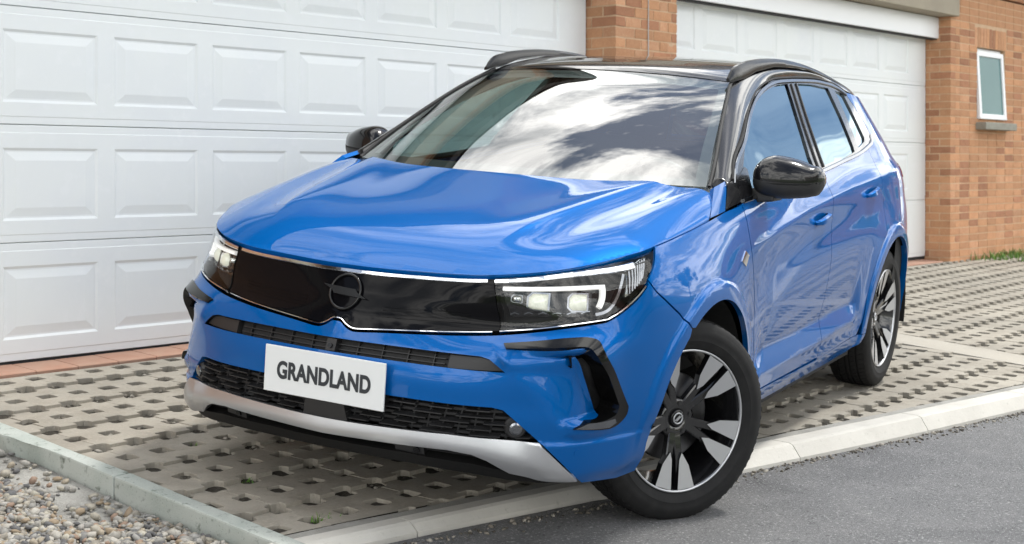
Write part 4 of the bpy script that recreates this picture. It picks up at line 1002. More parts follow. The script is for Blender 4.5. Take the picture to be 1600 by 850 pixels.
# ---- head lamps ---------------------------------------------------------------------------
def headlamp(sgn):
    top=[(u,z-.011) for u,z in HE if SPL+.004<=u<=1.205]
    outl=[(SPL+.004,curve_at(HE,SPL)-.011)]+top+[(1.214,.968)]+[(u-.003,z+.002) for u,z in HLO[::-1]]+[(u,z+.001) for u,z in CL[::-1] if u>SPB+.004]+[(SPB+.004,curve_at(CL,SPB)+.001)]
    lens=panel('headlight',outl,mats=MAT['lens'],off=0,depth=.004,res=.014,mirror=sgn)
    panel('lamp_housing',outl,mats=MAT['dark'],parent=lens,off=-.060,depth=-.055,res=.02,mirror=sgn)
    # chrome strip along the top, and along the bottom
    def hstrip(f,u0,u1,w,mat,off,h=.005,name='chrome_strip',n=24):
        us=np.linspace(u0,u1,n); return ribbon(name,[(u,f(u)) for u in us],w,mat,lens,h=h,off=off,mirror=sgn)
    hstrip(lambda u:curve_at(HE,u)-.0195-.012*ss(.70,1.0,np.array(u)),SPL+.005,1.02,np.interp(np.linspace(0,1,24),[0,.5,1],[.0125,.016,.024]),MAT['chrome'],-.006)
    hstrip(lambda u:curve_at(CL,u)-.0035,SPB+.004,.880,.0044,MAT['chrome'],-.001)
    p=[(u+.001,z-.003) for u,z in HLO if z<.87]; ribbon('chrome_strip',p,.0055,MAT['chrome'],lens,h=.004,off=-.001,mirror=sgn)
    # angular light guide
    g=[(.535,.853),(.62,.857),(.72,.862),(.80,.866),(.862,.868)]
    ribbon('daytime_light',smooth(g,step=.02),.0145,MAT['drl'],lens,h=.010,off=-.020,mirror=sgn)
    ribbon('daytime_light',smooth([(.864,.874),(.866,.85),(.862,.825),(.853,.806)],step=.01),.0150,MAT['drl'],lens,h=.010,off=-.0195,mirror=sgn)
    ribbon('reflector_edge',smooth([(.955,.905),(.940,.875),(.915,.83),(.885,.797),(.84,.785)],step=.012),.013,MAT['dchrome'],lens,h=.012,off=-.022,mirror=sgn)
    # inner modules: box with projector lenses
    panel('lamp_module',[(.53,.843),(.842,.853),(.838,.80),(.80,.782),(.56,.757)],mats=MAT['gloss'],parent=lens,off=-.045,depth=.02,res=.03,mirror=sgn)
    for (u0,z0,w,h,mt) in ((.655,.818,.066,.052,MAT['lamp']),(.790,.824,.060,.046,MAT['lamp']),(.580,.823,.034,.022,MAT['reflector'])):
        pts=[(u0-w/2,z0-h*.3),(u0-w/2,z0+h*.25),(u0-w*.3,z0+h/2),(u0+w/2,z0+h/2),(u0+w/2,z0-h/2),(u0-w*.3,z0-h/2)]
        panel('projector_rim',[(u0+(a-u0)*1.22,z0+(b-z0)*1.22) for a,b in pts],mats=MAT['dchrome'],parent=lens,off=-.042,depth=.01,res=.02,mirror=sgn)
        # domed optic
        k=-1 if sgn else 1; V=[];F=[]
        for rr,hh in ((1,0),(.8,.010),(.45,.016),(0.02,.018)):
            for a,b in pts: V.append(skinp(k*(u0+(a-u0)*rr),z0+(b-z0)*rr,-.040+hh)[0])
        m=len(pts)
        for i in range(3):
            for j in range(m): F.append((i*m+j,i*m+(j+1)%m,(i+1)*m+(j+1)%m,(i+1)*m+j))
        F.append(tuple(3*m+j for j in range(m)))
        mobj('projector',V,F,mt,lens,smooth=True)
    # textured outer reflector
    o1=panel('side_reflector',[(.985,.925),(1.12,.952),(1.190,.958),(1.165,.930),(1.085,.884),(.990,.836),(.970,.833),(.985,.88)],mats=MAT['reflector'],parent=lens,off=-.030,depth=.01,res=.02,mirror=sgn)
    for i in range(7):
        t=i/6; a=(1.0+.15*t,.928+.024*t); b=(.985+.10*t,.843+.046*t); ribbon('reflector_fin',[a,((a[0]+b[0])/2,(a[1]+b[1])/2),b],.007,MAT['dchrome'],lens,h=.010,off=-.028,mirror=sgn)
    for i in range(6): ribbon('reflector_fin',[(.56+.048*i,.765+.005*i),(.575+.048*i,.772+.005*i),(.59+.048*i,.768+.006*i)],.004,MAT['dchrome'],lens,h=.006,off=-.040,mirror=sgn)
headlamp(False); headlamp(True)
# ---- fenders, doors, quarters --------------------------------------------------------------
DF=[(2.010,1.074),(2.012,1.039),(2.018,.974),(2.032,.903),(2.048,.841),(2.068,.75),(2.095,.62),(2.130,.52),(2.185,.435),(2.245,.365),(2.262,.330)]
DF=[tuple(q) for q in smooth(DF,step=.03)]
BELT=[tuple(q) for q in smooth([(2.010,1.074),(2.5,1.100),(3.18,1.142),(3.545,1.170),(3.973,1.207),(4.11,1.226)],step=.05)]
DB=[(3.180,1.142),(3.184,1.07),(3.168,.988),(3.145,.894),(3.130,.754),(3.110,.65),(3.100,.52),(3.104,.40),(3.108,.318)]
DB=[tuple(q) for q in smooth(DB,step=.04)]
RA2=arch(RAX,RR_+.072,20,165,60)
hs=[p for p in HE if p[0]>1.226]
fender=[(1.227,.980)]+[(u,z-.004) for u,z in hs]+[(1.826,1.055),(2.004,1.070)]+[(u-.004,z) for u,z in DF[1:]]+[(2.255,.322),(2.10,.300),(2.052,.300)]+fa_rest[::-1]+[(u+.003,z+.003) for u,z in BF[::-1]]+[(u+.004,z+.0) for u,z in HLO if z>.885]
both('fender',fender,depth=.02,res=.012,use_feats=True)
cw=[(1.684,1.043),(1.835,1.140),(1.965,1.160),(1.828,1.0585)]
both('cowl_corner',cw,depth=.02,res=.015)
both('pillar_foot',[(1.836,1.063),(1.975,1.160),(2.02,1.19),(2.022,1.083)],mats=MAT['gloss'],depth=.02,res=.02,off=.001)
belt1=[p for p in BELT if 2.011<p[0]<3.178]; belt2=[p for p in BELT if 3.19<p[0]<4.1]
fd=[(u+.002,z) for u,z in DF]+[(3.104,.330)]+[(u-.0025,z) for u,z in DB[::-1]]+belt1[::-1]
d1=both('front_door',fd,depth=.02,res=.012,use_feats=True)
ra_door=[p for p in RA2 if p[0]<4.068]          # from low front up to the door's rear edge
rd=[(u+.0025,z) for u,z in DB]+[(3.72,.345),(3.765,.40)]+ra_door+[(4.066,.877),(4.068,.953),(4.080,1.047),(4.105,1.16),(4.108,1.226)]+belt2[::-1]
d2=both('rear_door',rd,depth=.02,res=.012,use_feats=True)
DLO_R=[(4.115,1.230),(4.258,1.262),(4.292,1.285),(4.285,1.34),(4.24,1.43),(4.19,1.500)]
ra_q=[p for p in arch(RAX,RR_,180,0,60)]
qq=[(4.112,1.226),(4.266,1.258),(4.300,1.285),(4.294,1.345),(4.250,1.435),(4.200,1.500),(4.36,1.490),(4.62,1.475),(4.85,1.455),(5.06,1.43),(5.06,1.205),(4.905,1.203),(4.86,1.140),(4.66,1.122),(4.66,1.06),(4.93,1.03),(4.95,.72),(4.62,.72)]
arc_q=[p for p in arch(RAX,RR_,178,2,80) if not (p[0]>4.265 and p[1]<.70)]
qq+=arc_q+[(3.830,.345),(3.770,.345),(3.772,.40)]+[(u+.004,z) for u,z in ra_door]+[(4.070,.877),(4.072,.953),(4.084,1.047),(4.109,1.16)]
both('quarter_panel',qq,depth=.02,res=.014,use_feats=True)
both('sill',[(2.056,.297),(2.11,.297),(2.262,.322),(3.10,.314),(3.72,.340),(3.83,.342),(3.80,.30),(3.68,.262),(3.38,.248),(2.8,.250),(2.4,.250),(2.056,.245)],depth=.05,res=.014,off=-.001)
both('tail_light',[(4.664,1.118),(4.85,1.130),(5.32,1.12),(5.32,1.05),(4.95,1.03),(4.664,1.064)],mats=MAT['red'],depth=.02,res=.03,off=.004)
both('rear_bumper',[(4.955,.715),(4.624,.715)]+[p for p in arch(RAX,RR_,176,100,50) if p[1]<.712 and p[0]>4.3][::-1]+[(4.70,.30),(4.95,.28),(5.735,.28),(5.735,.715)],depth=.03,res=.03)
both('tailgate',[(4.955,1.025),(5.325,1.045),(5.325,1.125),(4.86,1.138),(4.90,1.2),(5.735,1.2),(5.735,.722),(4.955,.722)],depth=.02,res=.03)
# dark inner shell behind the gaps and round the wheel wells
for k in (1,-1):
    so_=[(1.05,.86)]+[(u,z-.02) for u,z in hs]+[(2.0,1.05),(3.2,1.12),(4.11,1.20),(4.7,1.0),(4.9,.6),(4.72,.35)]+arch(RAX,RR_+.012,178,2,40)+[(3.80,.30),(2.08,.30)]+arch(FAX,FR_+.012,178,40,40)
    panel('inner_shell',[(u*k,z) for u,z in so_],mats=MAT['dark'],off=-.024,depth=0,res=.04)
    panel('rear_trim',[(k*u,z) for u,z in ((4.36,.55),(4.33,1.20),(4.38,1.46),(5.03,1.42),(5.03,1.185),(5.72,1.185),(5.72,.45),(4.75,.40))],mats=MAT['dark'],off=-.032,depth=0,res=.05)
    for xc,R in ((FAX,FR_+.006),(RAX,RR_+.006)):
        V=[];F=[]; pts=[(xc+R*math.cos(t),AXZ+R*math.sin(t)) for t in np.linspace(.12 if xc==FAX else -.1,math.pi+.15,30)]
        for x,z in pts: V+=[(x,k*.895,z),(x,k*.50,z)]
        b=len(V)
        for i in range(29): F.append((2*i,2*i+1,2*i+3,2*i+2))
        F.append(tuple(2*i+1 for i in range(30)))
        mobj('wheel_liner',V,F,MAT['dark'],car)
ub=bmesh.new(); bm_box(ub,-3.45,.40,-.50,.50,.225,.34); bm_box(ub,-2.25,-.56,-.84,.84,.235,.30); bm_box(ub,.40,.58,-.70,.70,.285,.70); bm_box(ub,-3.46,-3.22,-.7,.7,.25,.7); bm_obj('underbody',ub,MAT['dark'],car)
# ---- bonnet: smooth height field through measured points -------------------------------------
HPTS=[(.700,0,.957),(.62,0,.987),(.45,0,1.030),(.25,0,1.074),(.05,0,1.114),(-.10,0,1.142),(.752,0,.915),
(.745,.14,.917),(.735,.257,.919),(.715,.43,.926),(.682,.545,.934),(.598,.67,.956),
(.60,.25,.990),(.40,.25,1.040),(.15,.25,1.092),(-.06,.25,1.132),(-.125,.25,1.141),
(.604,.45,.982),(.45,.45,1.024),(.25,.45,1.070),(.05,.45,1.105),(-.15,.45,1.132),(-.19,.5,1.139),
(.55,.60,.985),(.40,.62,1.022),(.20,.65,1.062),(-.02,.68,1.100),(-.20,.68,1.128),(-.27,.68,1.139),
(.46,.76,.975),(.30,.79,1.013),(.10,.81,1.055),(-.08,.81,1.100),(-.20,.80,1.130),(-.30,.775,1.141)]
he=np.array(HE); hx=skin(he[:,0],he[:,1]); HED=hx                      # bonnet edge in space
side_up=np.array([[-.185,.853,1.072],[-.235,.836,1.104],[-.285,.814,1.140]])
edge3=np.concatenate([HED,side_up])
tp=[p for p in HPTS]+[tuple(p) for p in edge3[::3]]+[tuple(edge3[-1])]
tp=tp+[(x,-y,z) for x,y,z in tp if y>1e-6]; tp=np.array(tp)
def poly_terms(x,y): 
    X=x-.2; return np.stack([np.ones_like(x),X,X*X,X**3,X**4,y*y,y*y*X,y*y*X*X,y**4,y**4*X],-1)
HI=np.array([p for p in HPTS if p[0]<.72 and not (p[0]>.57 and p[1]>.66)]+[(.655,.25,.972),(.66,.40,.962)])
HCO=np.linalg.lstsq(poly_terms(HI[:,0],HI[:,1]),HI[:,2],rcond=None)[0]
def hood_base(x,y): return poly_terms(x,y)@HCO
_eb=HED; _k=np.linspace(0,len(_eb)-1,460); EB=cr(np.arange(len(_eb)),_eb,_k); ED=hood_base(EB[:,0],EB[:,1])-EB[:,2]
_d=EB[-1]-EB[-8]; _d/=np.linalg.norm(_d[:2]); _x=EB[-1]+_d*np.linspace(.005,.24,40)[:,None]; EB=np.concatenate([EB,_x]); ED=np.concatenate([ED,np.full(40,ED[-1])])
_w=np.hanning(63)[1:-1]; _w/=_w.sum(); _p=np.pad(ED,30,mode='edge'); ED=np.convolve(_p,_w,'valid')
RHO=np.interp(EB[:,1],[0,.5,.8,.9],[.17,.17,.16,.13])
CR0,CR1=np.array([.66,.438]),np.array([-.22,.615])
def hood_z(x,y):
    sh=x.shape; x=x.ravel(); y=y.ravel(); ay=np.abs(y); z=hood_base(x,ay)
    d=np.sqrt((x[:,None]-EB[None,:,0])**2+(ay[:,None]-EB[None,:,1])**2)
    i_=d.argmin(1); q_=np.stack([x,ay],-1); rr_=[]
    for o_ in (-1,0):
        a_=EB[np.clip(i_+o_,0,len(EB)-2),:2]; b_=EB[np.clip(i_+o_,0,len(EB)-2)+1,:2]; v_=b_-a_; t_=np.clip(((q_-a_)*v_).sum(1)/((v_*v_).sum(1)+1e-12),0,1); rr_.append(np.linalg.norm(q_-(a_+t_[:,None]*v_),axis=1))
    rmin=np.minimum(*rr_)
    w=np.exp(-(d-d.min(1,keepdims=True))/.03); w/=w.sum(1,keepdims=True); r=rmin; D=w@ED; R=w@RHO
    z=z-D*np.clip(1-r/R,0,1)**2.3
    yc=np.interp(-x,[-.66,-.60,.06,.25],[.440,.452,.585,.622]); q=ay-yc; f=ss(.66,.46,x)
    z=z+f*(.0125*np.where(q>0,np.exp(-np.maximum(q,0)/.030),np.exp(-(q/.14)**2))-.007*np.exp(-((q-.095)/.065)**2))
    return z.reshape(sh)
def hood_f(x,y): return np.stack([x,y,hood_z(x,y)],-1)
def hood_n(x,y,e=.003):
    a=(hood_z(x+e,y)-hood_z(x-e,y))/(2*e); b=(hood_z(x,y+e)-hood_z(x,y-e))/(2*e); n=np.stack([-a,-b,np.ones_like(a)],-1); return n/np.linalg.norm(n,axis=-1,keepdims=True)
rear_edge=smooth([(-.10,0),(-.118,.25),(-.178,.5),(-.258,.68),(-.292,.76),(-.290,.808)],step=.03)
hp_=[tuple(p) for p in edge3[:,:2]]+[tuple(p) for p in rear_edge[::-1]]
hp_=hp_[::-1]; full=[p for p in hp_]+[(x,-y) for x,y in hp_[::-1] if y>1e-6]
_cx=np.linspace(.60,-.22,50); _cf=[[(x,k*(o+float(np.interp(-x,[-.66,-.60,.06,.25],[.440,.452,.585,.622])))) for x in _cx] for k in (1,-1) for o in (-.016,-.007,0,.007,.016,.026)]
hood=patch('hood',full,[],hood_f,hood_n,MAT['paint'],car,depth=.022,res=.013,feats=_cf)
# dark bulkhead under the bonnet gap
ib=[(u,z-.030) for u,z in HE]; X=skinp([p[0] for p in ib],[p[1] for p in ib],-.012); V=[];F=[]
for p in X: V+=[p,p+np.array([-.06,0,-.02])]
V=[v for v in V]; n_=len(X); F=[(2*i,2*i+2,2*i+3,2*i+1) for i in range(n_-1)]
V2=[np.array([v[0],-v[1],v[2]]) for v in V]; F2=[tuple(2*n_+q for q in f[::-1]) for f in F]
mobj('bonnet_seal',V+V2,F+F2,MAT['seal'],car)
# ---- windscreen, roof --------------------------------------------------------------------------
CT=[0,.25,.5,.75,1.0,1.03,1.2,1.5,1.9,2.3,2.6]
CC=np.array([(-.105,1.138),(-.330,1.268),(-.565,1.382),(-.800,1.476),(-1.030,1.548),(-1.062,1.560),(-1.30,1.598),(-1.75,1.626),(-2.3,1.624),(-2.85,1.583),(-3.22,1.520)])
CE=np.array([(-.377,.775,1.132),(-.560,.722,1.248),(-.745,.672,1.352),(-.930,.620,1.446),(-1.117,.572,1.522),(-1.145,.568,1.531),(-1.40,.562,1.578),(-1.80,.560,1.604),(-2.3,.560,1.584),(-2.85,.560,1.512),(-3.20,.555,1.435)])
def canopy(t,s):
    c=cr(CT,CC,t); e=cr(CT,CE,t); a=np.abs(s); g=np.where(t<1.02,a**2.1,a**2.4); y=e[:,1]*s
    x=c[:,0]+(e[:,0]-c[:,0])*a**2.0; z=c[:,1]+(e[:,2]-c[:,1])*g; return np.stack([x,y,z],-1)
def canopy_n(t,s,e=.004):
    a=canopy(t+e,s)-canopy(t-e,s); b=canopy(t,s+e)-canopy(t,s-e); n=np.cross(b,a); n*=np.sign(n[:,2:3]); return n/(np.linalg.norm(n,axis=1,keepdims=True)+1e-12)
def grid_patch(name,ts,s0,s1,ns,mat,depth=0,off=0,parent=None,flip=False):
    sv=np.linspace(s0,s1,ns); T_,S_=np.meshgrid(ts,sv,indexing='ij'); n=canopy_n(T_.ravel(),S_.ravel()); X=canopy(T_.ravel(),S_.ravel())+n*off; k=len(ts)
    F=[(i*ns+j,i*ns+j+1,(i+1)*ns+j+1,(i+1)*ns+j) for i in range(k-1) for j in range(ns-1)]
    # orient along the normals
    a,b,c_=X[F[0][0]],X[F[0][1]],X[F[0][2]]
    if np.dot(np.cross(b-a,c_-a),n[0])<0: F=[f[::-1] for f in F]
    return mobj(name,X,F,mat,parent or car,n)
ws=grid_patch('windscreen',np.linspace(0,.985,50),-.985,.985,61,MAT['windscreen'],off=.002)
# black ceramic border of the screen (inside the glass)
for s0,s1 in ((-.985,-.935),(.935,.985)): grid_patch('screen_border',np.linspace(0,.985,30),s0,s1,3,MAT['matte'],off=-.004,parent=ws)
grid_patch('screen_border',np.linspace(0,.055,4),-.94,.94,41,MAT['matte'],off=-.004,parent=ws)
grid_patch('screen_border',np.linspace(.945,.985,4),-.94,.94,41,MAT['matte'],off=-.004,parent=ws)
grid_patch('sensor_housing',np.linspace(.78,.95,6),-.12,.12,9,MAT['matte'],off=-.03,parent=ws)
roof=grid_patch('roof',np.linspace(1.0,2.6,70),-1,1,61,MAT['gloss'],off=.001)
grid_patch('headliner',np.linspace(.97,2.6,20),-.99,.99,21,MAT['trim'],off=-.03,parent=roof)
# front edge strip of the roof
# A pillar / cantrail: lofted between the screen edge and the window seal
LO=np.array([(-.395,.832,1.142),(-.556,.797,1.205),(-.80,.737,1.312),(-1.013,.683,1.403),(-1.278,.629,1.492),(-1.559,.597,1.542),(-1.81,.589,1.556),(-2.041,.587,1.561),(-2.328,.591,1.558),(-2.601,.612,1.524),(-2.87,.628,1.480),(-3.15,.622,1.395)])
UP=np.array([(-.377,.772,1.130),(-.52,.737,1.224),(-.73,.676,1.345),(-.93,.621,1.447),(-1.117,.572,1.523),(-1.32,.566,1.567),(-1.60,.562,1.601),(-1.84,.560,1.607),(-2.12,.560,1.600),(-2.50,.560,1.562),(-2.83,.560,1.515),(-3.2,.555,1.435)])
def pillar(k):
    tt=np.linspace(0,11,120); lo=cr(np.arange(12),LO,tt); up=cr(np.arange(12),UP,tt); ns=9; V=[]; 
    for i in range(len(tt)):
        d=up[i]-lo[i]; t=cr(np.arange(12),LO,np.array([min(tt[i]+.05,11)]))[0]-cr(np.arange(12),LO,np.array([max(tt[i]-.05,0)]))[0]
        n=np.cross(t,d); n/=np.linalg.norm(n)+1e-9; 
        if n[1]<0: n=-n
        for j in range(ns):
            s=j/(ns-1); V.append((lo[i]+d*s+n*.014*4*s*(1-s)*(1 if True else 0))*np.array([1,k,1]))
    F=[(i*ns+j,(i+1)*ns+j,(i+1)*ns+j+1,i*ns+j+1) for i in range(len(tt)-1) for j in range(ns-1)]
    if k<0: F=[f[::-1] for f in F]
    p=mobj('roof_pillar',V,F,MAT['gloss'],car,smooth=True)
    bm=bmesh.new(); bm.from_mesh(p.data); bmesh.ops.recalc_face_normals(bm,faces=bm.faces)
    if sum(f.normal.y*k for f in bm.faces)<0: bmesh.ops.reverse_faces(bm,faces=bm.faces)
    bm.to_mesh(p.data); bm.free()
    # pale inner trim
    V=[np.array(v)*np.array([1,1,1])+np.array([0,-k*.035,-.02]) for v in V]; mobj('pillar_trim',V[:ns*70],[f for f in F if max(f)<ns*70],MAT['trim'],p,smooth=True)
    # rubber moulding along the screen edge
    V=[];F=[]; tube(V,F,[Vector((u[0],u[1]*k,u[2]+.004)) for u in cr(np.arange(12),UP,np.linspace(0,4.05,30))],.0075,6); mobj('screen_moulding',V,F,MAT['matte'],p,smooth=True)
pillar(1); pillar(-1)
# roof rails
def rail(k):
    top=np.array([(-1.052,1.538),(-1.085,1.568),(-1.22,1.606),(-1.384,1.625),(-1.557,1.635),(-1.79,1.636),(-2.04,1.625),(-2.27,1.606),(-2.64,1.560),(-2.97,1.506),(-3.11,1.470)])
    bx=np.array([-1.074,-1.24,-1.36,-1.61,-1.84,-2.12,-2.53,-2.86,-3.12]); bz=np.array([1.524,1.545,1.575,1.602,1.607,1.600,1.558,1.510,1.455])
    C_=smooth(top,n=70); V=[];F=[]; prof=[(-.012,.25),(-.014,.66),(-.007,1),(.006,1),(.016,.66),(.020,.30),(.016,0)]; m=len(prof)
    for i,p in enumerate(C_):
        zb=min(float(np.interp(-p[0],-bx,bz))-.002,p[1]-.004); sc=min(1,.5+i*.12,.4+(len(C_)-1-i)*.08)
        for a,b in prof: V.append(np.array([p[0],(.575+a*sc)*k,zb+(p[1]-zb)*b]))
    for i in range(len(C_)-1):
        for j in range(m): F.append((i*m+j,(i+1)*m+j,(i+1)*m+(j+1)%m,i*m+(j+1)%m))
    F.append(tuple(range(m))); F.append(tuple((len(C_)-1)*m+j for j in range(m-1,-1,-1)))
    o=mobj('roof_rail',V,F,MAT['railgloss'],car)
    bm=bmesh.new(); bm.from_mesh(o.data); bmesh.ops.recalc_face_normals(bm,faces=bm.faces); bm.to_mesh(o.data); bm.free()
    for f in o.data.polygons: f.use_smooth=True
    o.data.set_sharp_from_angle(angle=math.radians(40))
MAT['railgloss']=material('satin_black_rail',(.003,.0035,.0045),.22,spec=.30)
rail(1); rail(-1)
# ---- side windows --------------------------------------------------------------------------------
FG=[(2.090,1.094),(2.5,1.112),(3.085,1.150),(3.100,1.212),(3.15,1.30),(3.205,1.39),(3.262,1.475),(3.300,1.528),(3.13,1.519),(2.97,1.497),(2.85,1.474),(2.735,1.443),(2.555,1.386),(2.299,1.268),(2.18,1.195)]
RG=[(3.262,1.166),(3.60,1.190),(3.845,1.216),(3.862,1.24),(3.905,1.38),(3.931,1.517),(3.70,1.530),(3.463,1.530),(3.37,1.44),(3.282,1.278)]
QG=[(3.945,1.232),(4.10,1.258),(4.135,1.278),(4.148,1.40),(4.152,1.493),(4.03,1.506),(3.99,1.36)]
FRM=[(1.985,1.110),(2.012,1.077)]+[(u,z+.002) for u,z in BELT[1:]]+[(4.256,1.260),(4.290,1.287),(4.284,1.345),(4.240,1.435),(4.188,1.503),(4.133,1.520),(3.863,1.553),(3.576,1.556),(3.345,1.551),(3.094,1.538),(2.813,1.488),(2.548,1.399),(2.336,1.308),(2.086,1.203)]
for mi in (False,True):
    fr=panel('window_frame',FRM,[np.array(FG),np.array(RG),np.array(QG)],mats=MAT['gloss'],depth=.022,res=.02,mirror=mi)
    for nm,g in (('front_window',FG),('rear_window',RG),('quarter_window',QG)):
        c_=np.mean(g,0); gg=[tuple(c_+(np.array(p)-c_)*1.03) for p in g]
        panel(nm,gg,mats=MAT['sideglass'] if nm=='front_window' else MAT['privacy'],parent=fr,off=-.008,depth=0,res=.03,mirror=mi)
    # bright window surround
    top=smooth([(2.020,1.155),(2.086,1.203),(2.336,1.308),(2.548,1.399),(2.813,1.488),(3.094,1.538),(3.345,1.551),(3.576,1.556),(3.863,1.553),(4.133,1.520),(4.195,1.500)],step=.04)
    ribbon('window_trim',top-[0,.012],.017,MAT['dchrome'],fr,h=.007,off=.001,mirror=mi)
    ribbon('window_seal',top+[-.004,.004],.010,MAT['seal'],fr,h=.006,off=.001,mirror=mi)
    bot=smooth([(2.03,1.082),(2.5,1.106),(3.18,1.148),(3.545,1.176),(3.973,1.213),(4.11,1.232),(4.25,1.262),(4.283,1.285)],step=.05)
    ribbon('window_trim',bot,.018,MAT['dchrome'],fr,h=.008,off=.001,mirror=mi)
    for a,b in (((3.140,1.16),(3.345,1.525)),((3.225,1.165),(3.425,1.528))): ribbon('pillar_moulding',smooth([a,((a[0]+b[0])/2-.02,(a[1]+b[1])/2),b],n=10),.010,MAT['satin'],fr,h=.006,off=.001,mirror=mi)
    # sail panel ahead of the mirror
    panel('mirror_sail',[(2.02,1.092),(2.155,1.098),(2.215,1.190),(2.195,1.200),(2.05,1.155)],mats=MAT['gloss'],parent=fr,off=.003,depth=.01,res=.03,mirror=mi)
# door handles and badge
def handle(u0,z0,k,parent):
    s=.09; P=[]
    us=np.linspace(-1,1,15); pts=[];nr=[]
    for t in us:
        u=u0+t*s; z=z0+.012*t+.004*(1-t*t); p=skinp(k*u,z)[0]; n=skin_n(np.array([k*u]),np.array([z]))[0]; pts.append(p+n*(.004+.026*(1-t**4))); nr.append(n)
    ribbon('handle',None,np.interp(us,[-1,-.7,.7,1],[.014,.026,.028,.016]),MAT['paint'],parent,h=.010,off=-.002,pts3=pts,nrm3=nr)
    # finger recess
    c0=skinp(k*(u0-.005),z0-.004,.0005)[0]; n=skin_n(np.array([k*u0]),np.array([z0]))[0]; a=np.array([1.,0,-.1])*k; a-=n*(a@n); a/=np.linalg.norm(a); b=np.cross(n,a)
    poly=[(.06*math.cos(q),.030*math.sin(q)) for q in np.linspace(0,2*math.pi,25)[:-1]]
    ring=[]; V=[];F=[]
    for rr,hh in ((1,0.0005),(.8,-.007),(.4,-.014)):
        for p in poly: V.append(c0+a*p[0]*rr+b*p[1]*rr+n*(hh+.0025))
    V.append(c0+n*-.012); m=24
    for i in range(2):
        for j in range(m): F.append((i*m+j,i*m+(j+1)%m,(i+1)*m+(j+1)%m,(i+1)*m+j))
    for j in range(m): F.append((2*m+j,2*m+(j+1)%m,3*m))
for (da,db,k) in ((d1[0],d2[0],1),(d1[1],d2[1],-1)):
    handle(2.975,.953,k,da); handle(3.845,1.022,k,db)
for k in (1,-1):
    c_=[(1.905,.874),(1.955,.908),(1.995,.888),(1.950,.850)]
    panel('fender_badge',[(k*u,z) for u,z in c_],mats=MAT['chrome'],off=.003,depth=.006,res=.02)
# ---- mirrors -------------------------------------------------------------------------------------
def mirror(k):
    # sections along y: (y, zc, half height up, half height down, xc, half depth)
    SEC=[(.836,1.176,.010,.040,-.700,.030),(.848,1.168,.044,.052,-.700,.062),(.872,1.160,.078,.060,-.702,.086),(.908,1.156,.096,.066,-.708,.096),(.955,1.154,.095,.066,-.716,.097),(1.005,1.155,.083,.062,-.728,.090),(1.050,1.157,.064,.055,-.742,.075),(1.080,1.162,.048,.044,-.754,.052),(1.094,1.168,.016,.018,-.762,.022)]
    A=np.array(SEC); ys=np.linspace(A[0,0],A[-1,0],26); B=cr(A[:,0],A[:,1:],ys); n=28; V=[];F=[]
    for y,(zc,hu,hd,xc,hx) in zip(ys,B):
        for j in range(n):
            a=2*math.pi*j/n; ca_,sa_=math.cos(a),math.sin(a); ex=2/2.6
            dx=math.copysign(abs(ca_)**ex,ca_)*hx*(1.0 if ca_>0 else .55); dz=math.copysign(abs(sa_)**ex,sa_)*(hu if sa_>0 else hd)
            V.append((xc+dx,y*k,zc+dz))
    m=len(ys); MI=[]
    for i in range(m-1):
        for j in range(n):
            f=(i*n+j,(i+1)*n+j,(i+1)*n+(j+1)%n,i*n+(j+1)%n); F.append(f if k<0 else f[::-1])
            zz=V[i*n+j][2]; MI.append(0 if zz>1.150 else 1)
    F.append(tuple(range(n))); MI.append(1); F.append(tuple((m-1)*n+j for j in range(n-1,-1,-1))); MI.append(0)
    o=mobj('side_mirror',V,F,[MAT['gloss'],MAT['satin']],car,smooth=True,midx=MI)
    bm=bmesh.new(); bm.from_mesh(o.data); bmesh.ops.recalc_face_normals(bm,faces=bm.faces); bm.to_mesh(o.data); bm.free()
    # mirror glass on the rear face
    V=[];F=[]
    for y,(zc,hu,hd,xc,hx) in list(zip(ys,B))[3:-3]: V+=[(xc-hx*.56-.001,y*k,zc+hu*.72),(xc-hx*.56-.001,y*k,zc-hd*.72)]
    F=[(2*i,2*i+1,2*i+3,2*i+2) for i in range(len(V)//2-1)]; mobj('mirror_glass',V,F,MAT['chrome'],o)
    # arm
    bm=bmesh.new(); bm_box(bm,-.765,-.650,.765,.930,1.056,1.116,.008,2)
    for v in bm.verts:
        t=(v.co.y-.77)/.165; v.co.z+=t*.014*(1 if v.co.z>1.09 else 1.6); v.co.y*=k
    if k<0: bmesh.ops.reverse_faces(bm,faces=bm.faces)
    bm_obj('mirror_arm',bm,MAT['satin'],o)
    # turn signal strip
    V=[];F=[]; tube(V,F,[(-.632,.875*k,1.150),(-.616,.91*k,1.150),(-.618,.955*k,1.150),(-.637,1.005*k,1.151),(-.667,1.05*k,1.153),(-.702,1.078*k,1.158)],.004,6); mobj('seam_strip',V,F,MAT['dark'],o,smooth=True)
mirror(1); mirror(-1)
